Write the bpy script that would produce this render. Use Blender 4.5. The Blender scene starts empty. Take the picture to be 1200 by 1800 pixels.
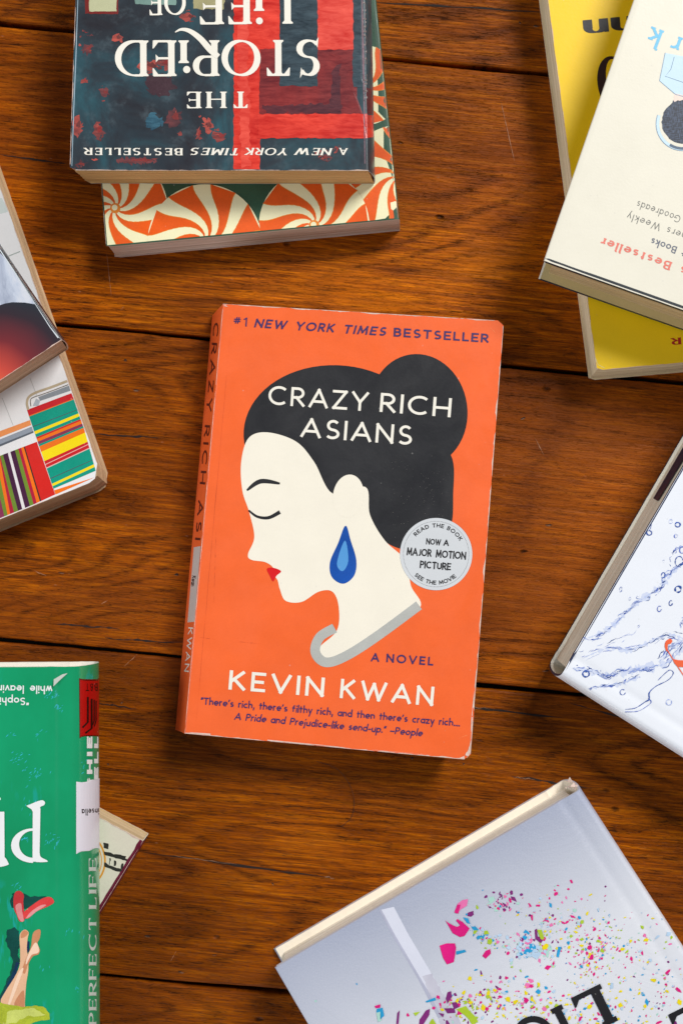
import bpy, math, random
from mathutils import Vector, Matrix, noise
from mathutils.bvhtree import BVHTree
from mathutils.geometry import delaunay_2d_cdt
R = random.Random(7)
C = bpy.context.scene
COL = C.collection
MM = 0.001
# ------------------------------------------------------------------ camera, lights, exposure
H, FPX, TILT = 0.635, 2300.0, math.atan(100 / 2300)
cam = bpy.data.objects.new('camera', bpy.data.cameras.new('camera'))
COL.objects.link(cam); C.camera = cam
cam.location = (0, 0, H); cam.rotation_euler = (TILT, 0, 0)
cam.data.sensor_fit = 'VERTICAL'; cam.data.sensor_height = 36; cam.data.lens = FPX / 1800 * 36
cam.data.clip_start = 0.01; cam.data.clip_end = 50
cam.data.dof.use_dof = True; cam.data.dof.focus_distance = 0.615; cam.data.dof.aperture_fstop = 11
world = bpy.data.worlds.new('World'); C.world = world; world.use_nodes = True
bg = world.node_tree.nodes['Background']
bg.inputs[0].default_value = (0.80, 0.88, 1.0, 1); bg.inputs[1].default_value = 0.17
def area(name, loc, target, sx, sy, power, col):
    l = bpy.data.lights.new(name, 'AREA'); l.shape = 'RECTANGLE'; l.size = sx; l.size_y = sy
    l.energy = power; l.color = col
    o = bpy.data.objects.new(name, l); COL.objects.link(o); o.location = loc
    o.rotation_euler = (Vector(target) - Vector(loc)).to_track_quat('-Z', 'Y').to_euler()
    return o
area('window_light', (1.9, 2.3, 2.82), (0, 0, 0), 1.4, 1.2, 164, (1.0, 0.985, 0.955))
area('left_fill_light', (-2.2, 0.1, 1.15), (0, 0, 0), 1.3, 0.8, 26, (0.93, 0.96, 1.0))  # added fill lamp, no real window here; brightens page edges facing left
area('room_bounce_light', (-0.7, -2.3, 0.75), (0, 0, 0), 1.6, 0.7, 17, (1.0, 0.96, 0.92))
C.view_settings.view_transform = 'Standard'; C.view_settings.look = 'None'
C.view_settings.exposure = 0.0; C.view_settings.gamma = 1.0; C.view_settings.use_curve_mapping = False
C.render.film_transparent = False

# ------------------------------------------------------------------ camera geometry helpers
CO = Vector((0, 0, H))
RIGHT = Vector((1, 0, 0)); UP = Vector((0, math.cos(TILT), math.sin(TILT))); FWD = Vector((0, math.sin(TILT), -math.cos(TILT)))
def ray(px, py):
    return (RIGHT * ((px - 600) / FPX) + UP * ((900 - py) / FPX) + FWD).normalized()
def P(px, py, z):
    d = ray(px, py); return CO + d * ((z - H) / d.z)

# ------------------------------------------------------------------ node helpers
def lin(c):
    return tuple(((v / 255) / 12.92 if v / 255 <= 0.04045 else ((v / 255 + 0.055) / 1.055) ** 2.4) for v in c)
class NT:
    def __init__(s, name):
        s.m = bpy.data.materials.new(name); s.m.use_nodes = True
        s.t = s.m.node_tree; s.n = s.t.nodes; s.b = s.n['Principled BSDF']
        s.tc = s.n.new('ShaderNodeTexCoord')
    def L(s, a, b): s.t.links.new(a, b)
    def put(s, sock, v):
        if hasattr(v, 'is_linked') or isinstance(v, bpy.types.NodeSocket): s.L(v, sock)
        else:
            if sock.type == 'RGBA' and len(v) == 3: v = (*v, 1)
            sock.default_value = v
    def math(s, op, a, b=0.0, c=0.0, clamp=False):
        n = s.n.new('ShaderNodeMath'); n.operation = op; n.use_clamp = clamp
        for i, v in enumerate((a, b, c)):
            if i < len(n.inputs): s.put(n.inputs[i], v)
        return n.outputs[0]
    def mapping(s, vec, scale=(1, 1, 1), loc=(0, 0, 0), rot=(0, 0, 0)):
        n = s.n.new('ShaderNodeMapping'); s.put(n.inputs[0], vec)
        n.inputs['Scale'].default_value = scale; n.inputs['Location'].default_value = loc; n.inputs['Rotation'].default_value = rot
        return n.outputs[0]
    def noise(s, vec, scale=1.0, detail=4, rough=0.55, dist=0.0):
        n = s.n.new('ShaderNodeTexNoise'); s.put(n.inputs['Vector'], vec)
        n.inputs['Scale'].default_value = scale; n.inputs['Detail'].default_value = detail
        n.inputs['Roughness'].default_value = rough; n.inputs['Distortion'].default_value = dist
        return n.outputs[0]
    def vor(s, vec, scale=1.0, feat='F1'):
        n = s.n.new('ShaderNodeTexVoronoi'); n.feature = feat; s.put(n.inputs['Vector'], vec); n.inputs['Scale'].default_value = scale
        return n
    def ramp(s, f, stops, interp='LINEAR'):
        n = s.n.new('ShaderNodeValToRGB'); s.put(n.inputs[0], f); r = n.color_ramp; r.interpolation = interp
        while len(r.elements) < len(stops): r.elements.new(0.5)
        for e, (p, c) in zip(r.elements, stops):
            e.position = p; e.color = (*c, 1) if len(c) == 3 else c
        return n.outputs[0]
    def mix(s, f, a, b, mode='MIX'):
        n = s.n.new('ShaderNodeMix'); n.data_type = 'RGBA'; n.blend_type = mode
        s.put(n.inputs[0], f); s.put(n.inputs[6], a); s.put(n.inputs[7], b); return n.outputs[2]
    def rng(s, f, a, b, c=0.0, d=1.0):
        n = s.n.new('ShaderNodeMapRange'); s.put(n.inputs[0], f)
        for i, v in enumerate((a, b, c, d)): n.inputs[1 + i].default_value = v
        return n.outputs[0]
    def bump(s, h, strength=0.3, dist=0.001):
        n = s.n.new('ShaderNodeBump'); s.put(n.inputs['Height'], h)
        n.inputs['Strength'].default_value = strength; n.inputs['Distance'].default_value = dist
        return n.outputs[0]
    def fin(s, col=None, rough=None, nrm=None, **kw):
        if col is not None: s.put(s.b.inputs['Base Color'], col)
        if rough is not None: s.put(s.b.inputs['Roughness'], rough)
        if nrm is not None: s.L(nrm, s.b.inputs['Normal'])
        for k, v in kw.items(): s.put(s.b.inputs[k.replace('_', ' ')], v)
        return s.m
_pc = {}
def ink(rgb, rough=0.42, var=0.06, spec=0.5, name=None):
    """printed paper stock: a colour with faint print mottling, dust specks and scuffed gloss"""
    key = (tuple(rgb), rough, var, spec)
    if key in _pc: return _pc[key]
    t = NT(name or 'printed_paper'); o = t.tc.outputs['Object']
    c = lin(rgb)
    n1 = t.noise(o, 55, 5, 0.6); n2 = t.noise(o, 1400, 2, 0.5)
    f = t.math('ADD', t.rng(n1, 0.3, 0.7, 0, 0.7), t.rng(n2, 0.3, 0.7, 0, 0.3))
    lo = tuple(v * (1 - var * 1.3) for v in c); hi = tuple(min(1, v * (1 + var) + var * 0.012) for v in c)
    col = t.mix(f, lo, hi)
    v = t.vor(o, 230); sp = t.math('LESS_THAN', v.outputs['Distance'], t.math('MULTIPLY', t.math('GREATER_THAN', t.noise(o, 160, 1), 0.60), 0.09))
    col = t.mix(t.math('MULTIPLY', sp, 0.22), col, (0.6, 0.58, 0.55))
    rg = t.rng(t.noise(o, 34, 6, 0.7, 0.6), 0.3, 0.7, rough - 0.09, rough + 0.14)
    nb = t.bump(t.math('ADD', t.noise(o, 900, 3), t.math('MULTIPLY', t.noise(o, 45, 3), 3)), 0.10, 0.0004)
    _pc[key] = t.fin(col, rg, nb, Specular_IOR_Level=spec); return _pc[key]
def pages(rgb, name='page_edges', dk=.55):
    t = NT(name); o = t.tc.outputs['Object']
    st = t.noise(t.mapping(o, (30, 30, 6500)), 1, 3, 0.7)
    st2 = t.noise(t.mapping(o, (12, 12, 1500)), 1, 3, 0.6)
    st3 = t.noise(t.mapping(o, (4, 4, 1150)), 1, 4, 0.75)
    bl = t.noise(o, 60, 4)
    c = lin(rgb); d = tuple(a * b for a, b in zip(c, (0.66, 0.60, 0.50)))
    f = t.math('ADD', t.math('ADD', t.rng(st, 0.35, 0.65, 0, 0.5), t.rng(st2, 0.35, 0.65, 0, 0.3)), t.rng(bl, 0.3, 0.7, 0, 0.2))
    cc_ = t.mix(f, d, c); cc_ = t.mix(t.rng(st3, .48, .62, 0, dk), cc_, tuple(a * b for a, b in zip(c, (.42, .36, .28))))
    return t.fin(cc_, 0.75, t.bump(st, 0.5, 0.0003), Specular_IOR_Level=0.25)
WORN = None
def worn_mat():
    t = NT('worn_paper_edge'); o = t.tc.outputs['Object']
    return t.fin(t.mix(t.noise(o, 500, 4), lin((200, 150, 130)), lin((240, 225, 212))), 0.8)

# ------------------------------------------------------------------ object helpers
def mesh_obj(name, verts, faces, mats, parent=None, mi=None, smooth=None, org=Vector((0, 0, 0))):
    me = bpy.data.meshes.new(name)
    me.from_pydata([tuple(Vector(v) - org) for v in verts], [], faces)
    for m in (mats if isinstance(mats, (list, tuple)) else [mats]): me.materials.append(m)
    if mi: me.polygons.foreach_set('material_index', mi)
    if smooth: me.polygons.foreach_set('use_smooth', [bool(x) for x in smooth] if isinstance(smooth, list) else [True] * len(faces))
    me.update()
    if smooth: me.set_sharp_from_angle(angle=math.radians(42))
    o = bpy.data.objects.new(name, me); COL.objects.link(o)
    if parent is not None: o.parent = parent
    return o
def tag(o, label, cat, group=None, kind=None):
    if label: o['label'] = label
    if cat: o['category'] = cat
    if group: o['group'] = group
    if kind: o['kind'] = kind
def fbm(x, y, s=0.0): return noise.noise(Vector((x, y, s)))

# ------------------------------------------------------------------ floor
def build_floor():
    ang = -math.atan(0.094)
    d = Vector((math.cos(ang), math.sin(ang))); n = Vector((-d.y, d.x))
    offs = [P(600, y, 0).xy.dot(n) for y in (97, 617, 1182, 1755)]
    offs = sorted(offs + [offs[0] + k * 0.151 for k in (1, 2, 3, 4)] + [offs[-1] - k * 0.151 for k in (1, 2, 3, 4)])
    V, F, A = [], [], []
    g = 0.00095
    for i in range(len(offs) - 1):
        a, b = offs[i] + g, offs[i + 1] - g
        off = (R.uniform(-3, 3), R.uniform(-3, 3), R.random())
        prof = [(a, -0.009), (a, -0.0011), (a + 0.0004, -0.0003), (a + 0.0013, 0.0), (b - 0.0013, 0.0), (b - 0.0004, -0.0003), (b, -0.0011), (b, -0.009)]
        N = 400; base = len(V)
        for k in range(N + 1):
            x = -1.2 + 2.4 * k / N
            ja = 0.0007 * fbm(x * 22, i * 9.1) + .0003 * fbm(x * 90, i); jb = 0.0007 * fbm(x * 22, i * 9.1 + 5) + .0003 * fbm(x * 90, i + 7)
            for q, (y, z) in enumerate(prof):
                V.append((x, y + (ja if q < 4 else jb), z))
        for k in range(N):
            for q in range(len(prof) - 1):
                p = base + k * len(prof) + q
                F.append((p, p + len(prof), p + len(prof) + 1, p + 1)); A.append(off)
    base = len(V)
    y0, y1 = offs[0] - .01, offs[-1] + .01
    V += [(-1.2, y0, -0.0085), (1.2, y0, -0.0085), (1.2, y1, -0.0085), (-1.2, y1, -0.0085)]
    F.append((base, base + 1, base + 2, base + 3)); A.append((0, 0, 0))
    t = NT('oiled_oak_boards'); o = t.tc.outputs['Object']
    at = t.n.new('ShaderNodeAttribute'); at.attribute_name = 'board'
    va = t.n.new('ShaderNodeVectorMath'); va.operation = 'ADD'; t.L(o, va.inputs[0]); t.L(at.outputs['Vector'], va.inputs[1]); p = va.outputs[0]
    sep = t.n.new('ShaderNodeSeparateXYZ'); t.L(at.outputs['Vector'], sep.inputs[0])
    # grain figure: contour lines of a long stretched field give cathedral arches
    warp = t.noise(t.mapping(p, (14, 60, 1)), 1, 3, 0.5)
    fld = t.noise(t.mapping(p, (2.6, 15, 1)), 1, 1.5, 0.45, 0.25)
    ph = t.math('ADD', t.math('MULTIPLY', fld, 26), t.math('MULTIPLY', warp, 1.3))
    ring = t.math('PINGPONG', ph, 0.5); ring = t.math('MULTIPLY', ring, 2)
    ringd = t.rng(ring, 0.0, 0.55, 1, 0)
    ringd = t.math('MULTIPLY', ringd, t.rng(t.noise(t.mapping(p, (9, 55, 1)), 1, 4, 0.65), 0.35, 0.62, 0.05, 1))
    fib = t.noise(t.mapping(p, (70, 1500, 1)), 1, 7, 0.68)
    fib2 = t.noise(t.mapping(p, (24, 520, 1)), 1, 5, 0.62)
    por = t.noise(t.mapping(p, (130, 1500, 1)), 1, 2, 0.5)
    pm = t.rng(por, 0.57, 0.66, 0, 1)
    por2 = t.noise(t.mapping(p, (320, 2100, 1), (7, 3, 0)), 1, 1, 0.5)
    pm = t.math('MAXIMUM', pm, t.rng(por2, 0.62, 0.68, 0, .9))
    pm = t.math('MULTIPLY', pm, t.rng(ringd, 0, 0.7, 0.42, 1))
    streak = t.noise(t.mapping(p, (4.5, 120, 1)), 1, 5, 0.6)
    streakd = t.rng(streak, 0.56, 0.72, 0, 1)
    big = t.noise(t.mapping(p, (3.5, 9, 1)), 1, 4, 0.6)
    c1 = t.ramp(fib2, [(0.34, lin((126, 58, 0))), (0.5, lin((180, 90, 0))), (0.66, lin((214, 118, 0)))])
    c1 = t.mix(t.rng(fib, 0.36, 0.62, 0.75, 0), c1, lin((88, 40, 3)))
    red = t.rng(big, 0.46, 0.66, 0, 0.7)
    c1 = t.mix(red, c1, lin((126, 60, 14)))
    c1 = t.mix(t.math('MULTIPLY', ringd, 0.70), c1, lin((66, 28, 3)))
    c1 = t.mix(t.math('MULTIPLY', streakd, 0.6), c1, lin((56, 22, 3)))
    c1 = t.mix(t.math('MULTIPLY', pm, 0.85), c1, lin((34, 13, 2)))
    wear_ = t.noise(t.mapping(p, (7, 16, 1), (4, 2, 0)), 1, 4, 0.6)
    c1 = t.mix(t.rng(wear_, .42, .60, .42, 0), c1, lin((88, 40, 4)))
    c1 = t.mix(t.rng(wear_, .58, .76, 0, .45), c1, lin((196, 108, 14)))
    so = t.n.new('ShaderNodeSeparateXYZ'); t.L(o, so.inputs[0]); ox, oy = so.outputs[0], so.outputs[1]
    q = t.math('ADD', t.math('SUBTRACT', ox, t.math('MULTIPLY', oy, .30)), t.math('MULTIPLY', t.noise(t.mapping(o, (22, 30, 1)), 1, 3, .5), .030))
    band = t.rng(t.math('PINGPONG', t.math('MULTIPLY', q, 34), 1), .62, .95, 0, 1)
    band = t.math('MULTIPLY', band, t.rng(t.noise(t.mapping(o, (150, 500, 1)), 1, 4, .7), .38, .6, .2, 1))
    wx = t.rng(t.math('ABSOLUTE', t.math('SUBTRACT', ox, .125)), .035, .07, 1, 0); wy = t.rng(t.math('ABSOLUTE', t.math('SUBTRACT', oy, .030)), .045, .062, 1, 0)
    c1 = t.mix(t.math('MULTIPLY', t.math('MULTIPLY', wx, wy), .35), c1, lin((140, 72, 22)))
    c1 = t.mix(t.math('MULTIPLY', t.math('MULTIPLY', band, .6), t.math('MULTIPLY', wx, wy)), c1, lin((72, 30, 8)))
    # dents, specks, scratches
    v = t.vor(t.mapping(p, (34, 58, 34)), 1)
    spot = t.math('MULTIPLY', t.rng(v.outputs['Distance'], 0.03, 0.085, 1, 0), t.math('GREATER_THAN', t.noise(t.mapping(p, (11, 15, 1)), 1, 2), 0.53))
    c1 = t.mix(t.math('MULTIPLY', spot, 0.75), c1, lin((34, 16, 9)))
    v2 = t.vor(t.mapping(p, (70, 190, 34), (3, 1, 0), (0, 0, 0.7)), 1)
    dust = t.math('MULTIPLY', t.rng(v2.outputs['Distance'], 0.03, 0.07, 1, 0), t.math('GREATER_THAN', t.noise(t.mapping(p, (14, 13, 1), (5, 5, 0)), 1, 2), 0.54))
    c1 = t.mix(t.math('MULTIPLY', dust, 0.35), c1, lin((170, 120, 90)))
    hgt = t.math('SUBTRACT', t.math('MULTIPLY', fib, 0.5), t.math('ADD', t.math('MULTIPLY', pm, 0.9), t.math('ADD', t.math('MULTIPLY', spot, 5), t.math('MULTIPLY', streakd, 0.8))))
    hgt = t.math('ADD', hgt, t.math('MULTIPLY', t.noise(t.mapping(p, (16, 40, 1)), 1, 3), 5))
    rg = t.math('ADD', t.rng(t.noise(t.mapping(p, (25, 60, 1)), 1, 6, 0.7), 0.3, 0.7, 0.34, 0.52), t.math('MULTIPLY', pm, 0.2))
    hs = t.n.new('ShaderNodeHueSaturation'); t.L(c1, hs.inputs['Color'])
    hs.inputs['Value'].default_value = 1; hs.inputs['Saturation'].default_value = 1.0
    t.L(t.rng(sep.outputs[2], 0, 1, 0.96, 1.22), hs.inputs['Value'])
    m = t.fin(hs.outputs[0], rg, t.bump(hgt, 0.8, 0.0004), Specular_IOR_Level=0.10)
    t2 = NT('dark_gap_dirt'); m2 = t2.fin((0.004, 0.003, 0.002), 0.95)
    o = mesh_obj('floor', V, F, [m, m2], mi=[0] * (len(F) - 1) + [1])
    ca = o.data.attributes.new('board', 'FLOAT_VECTOR', 'FACE')
    ca.data.foreach_set('vector', [c for a in A for c in a])
    o.rotation_euler = (0, 0, ang); tag(o, 'dark oiled oak board floor with open black joints', None, kind='structure')
    return o
FLOOR = build_floor()

# ------------------------------------------------------------------ geometry of printed shapes (pixel polygons draped on covers)
def clip_poly(poly, clip):
    """clip polygon to a convex polygon"""
    ar = sum(clip[i][0] * clip[(i + 1) % len(clip)][1] - clip[(i + 1) % len(clip)][0] * clip[i][1] for i in range(len(clip)))
    sg = 1 if ar > 0 else -1
    out = list(poly)
    for i in range(len(clip)):
        a, b = clip[i], clip[(i + 1) % len(clip)]
        if not out: return []
        inp, out = out, []
        f = lambda p: sg * ((b[0] - a[0]) * (p[1] - a[1]) - (b[1] - a[1]) * (p[0] - a[0]))
        for k in range(len(inp)):
            p, q = inp[k - 1], inp[k]; fp, fq = f(p), f(q)
            if (fp >= 0) != (fq >= 0):
                s = fp / (fp - fq); out.append((p[0] + (q[0] - p[0]) * s, p[1] + (q[1] - p[1]) * s))
            if fq >= 0: out.append(q)
    return out
R2 = random.Random(1)
def union_tris(polys, grid=None):
    vs, fs = [], []
    for p in polys:
        q = []
        for a in p:
            if not q or (abs(a[0] - q[-1][0]) + abs(a[1] - q[-1][1])) > 1e-4: q.append(a)
        if len(q) > 2 and abs(q[0][0] - q[-1][0]) + abs(q[0][1] - q[-1][1]) < 1e-4: q.pop()
        if len(q) < 3: continue
        ar = sum(q[i][0] * q[(i + 1) % len(q)][1] - q[(i + 1) % len(q)][0] * q[i][1] for i in range(len(q)))
        if abs(ar) < 1e-3: continue
        if ar < 0: q.reverse()
        b = len(vs); vs += q; fs.append(list(range(b, b + len(q))))
    if not fs: return [], []
    if grid:
        x0 = min(v[0] for v in vs); x1 = max(v[0] for v in vs); y0 = min(v[1] for v in vs); y1 = max(v[1] for v in vs)
        if x1 - x0 > grid or y1 - y0 > grid:
            x = x0 + grid * .5
            while x < x1:
                y = y0 + grid * .5
                while y < y1: vs.append((x, y)); y += grid
                x += grid
    def pa(p): return abs(sum(p[i][0] * p[(i + 1) % len(p)][1] - p[(i + 1) % len(p)][0] * p[i][1] for i in range(len(p)))) / 2
    want = sum(pa([vs[i] for i in f]) for f in fs)
    for att in range(6):
        e = 0 if att == 0 else 2e-3 * att
        vj = [Vector((v[0] + R2.uniform(-e, e), v[1] + R2.uniform(-e, e))) for v in vs]
        r = delaunay_2d_cdt(vj, [], fs, 0, 1e-5 if att % 2 else 1e-4, True)
        out = [tuple(f) for f, o in zip(r[2], r[5]) if len(o)]; ov = [tuple(v) for v in r[0]]
        got = sum(pa([ov[i] for i in f]) for f in out)
        if got <= want * 1.01 + .05: return ov, out
    if len(fs) == 1: return ov, out
    h = len(fs) // 2; A, B = [], []           # split a stubborn set in two halves
    a = union_tris([[vs[i] for i in f] for f in fs[:h]], grid); b = union_tris([[vs[i] for i in f] for f in fs[h:]], grid)
    return a[0] + b[0], a[1] + [tuple(i + len(a[0]) for i in f) for f in b[1]]
class Print:
    """collects inks for one printed part and drapes them onto a cover"""
    def __init__(s, book, name, target=None):
        s.b = book; s.name = name; s.V = []; s.F = []; s.MI = []; s.mats = []; s.tgt = target or book.cover
        s.bvh = book.bvh if target is None else BVHTree.FromPolygons(*wm(target))
    def add(s, polys, mat, lvl=1, clip=None, grid=None):
        if clip: polys = [clip_poly(p, clip) for p in polys]
        vs, fs = union_tris([p for p in polys if len(p) > 2], grid)
        if not fs: return
        if mat not in s.mats: s.mats.append(mat)
        mi = s.mats.index(mat); base = len(s.V); ok = []
        for v in vs:
            d = ray(v[0], v[1]); h = s.bvh.ray_cast(CO, d)
            if h[0] is None:
                p = P(v[0], v[1], s.b.z1); ok.append(False)
            else:
                n = h[1] if h[1].dot(d) < 0 else -h[1]
                p = h[0] + n * (0.000028 * lvl); ok.append(True)
            s.V.append(p)
        for f in fs:
            if all(ok[i] for i in f): s.F.append(tuple(base + i for i in reversed(f))); s.MI.append(mi)
    def done(s):
        if not s.F: return None
        return mesh_obj(s.name, s.V, s.F, s.mats, s.tgt, mi=s.MI, org=s.b.org)
def wm(o):
    org = o['_org']
    vs = [Vector(v.co) + Vector(org) for v in o.data.vertices]
    return vs, [tuple(p.vertices) for p in o.data.polygons]

def rough(poly, amp=1.2, step=6, seed=0.0, freq=0.12):
    out = []
    for i in range(len(poly)):
        a = Vector(poly[i]); b = Vector(poly[(i + 1) % len(poly)]); L = (b - a).length; n = max(1, int(L / step))
        for k in range(n):
            p = a + (b - a) * k / n
            out.append((p.x + amp * (fbm(p.x * freq, p.y * freq, seed) + .5 * fbm(p.x * freq * 3, p.y * freq * 3, seed + 4)) * 2,
                        p.y + amp * (fbm(p.x * freq, p.y * freq, seed + 9) + .5 * fbm(p.x * freq * 3, p.y * freq * 3, seed + 14)) * 2))
    return out
def spline(pts, n=8, closed=True):
    out = []; m = len(pts)
    rngi = range(m) if closed else range(m - 1)
    for i in rngi:
        if closed: p0, p1, p2, p3 = pts[i - 1], pts[i], pts[(i + 1) % m], pts[(i + 2) % m]
        else: p0, p1, p2, p3 = pts[max(0, i - 1)], pts[i], pts[i + 1], pts[min(m - 1, i + 2)]
        for k in range(n):
            t = k / n
            out.append(tuple(0.5 * ((2 * p1[j]) + (-p0[j] + p2[j]) * t + (2 * p0[j] - 5 * p1[j] + 4 * p2[j] - p3[j]) * t * t + (-p0[j] + 3 * p1[j] - 3 * p2[j] + p3[j]) * t ** 3) for j in (0, 1)))
    if not closed: out.append(tuple(pts[-1]))
    return out
def ell(cx, cy, rx, ry, rot=0, a0=0, a1=360, n=40):
    c, s = math.cos(math.radians(rot)), math.sin(math.radians(rot)); out = []
    full = abs(a1 - a0) >= 360
    for k in range(n if full else n + 1):
        a = math.radians(a0 + (a1 - a0) * k / n); x, y = rx * math.cos(a), ry * math.sin(a)
        out.append((cx + x * c - y * s, cy + x * s + y * c))
    return out
def strip(pts, w, taper=False, jit=0.0, seed=0):
    """quads along a pixel polyline; w a number or a function of 0..1"""
    q = []; n = len(pts); L = []; Rr = []
    for i, p in enumerate(pts):
        a = pts[max(0, i - 1)]; b = pts[min(n - 1, i + 1)]
        d = Vector((b[0] - a[0], b[1] - a[1]))
        if d.length < 1e-6: d = Vector((1, 0))
        d.normalize(); t = i / max(1, n - 1)
        ww = w(t) if callable(w) else w
        if taper: ww *= max(0.08, math.sin(math.pi * t) ** 0.6)
        ww *= 1 + jit * fbm(p[0] * .2, p[1] * .2, seed) * 2
        L.append((p[0] - d.y * ww / 2, p[1] + d.x * ww / 2)); Rr.append((p[0] + d.y * ww / 2, p[1] - d.x * ww / 2))
    for i in range(n - 1): q.append([L[i], L[i + 1], Rr[i + 1], Rr[i]])
    return q

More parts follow.
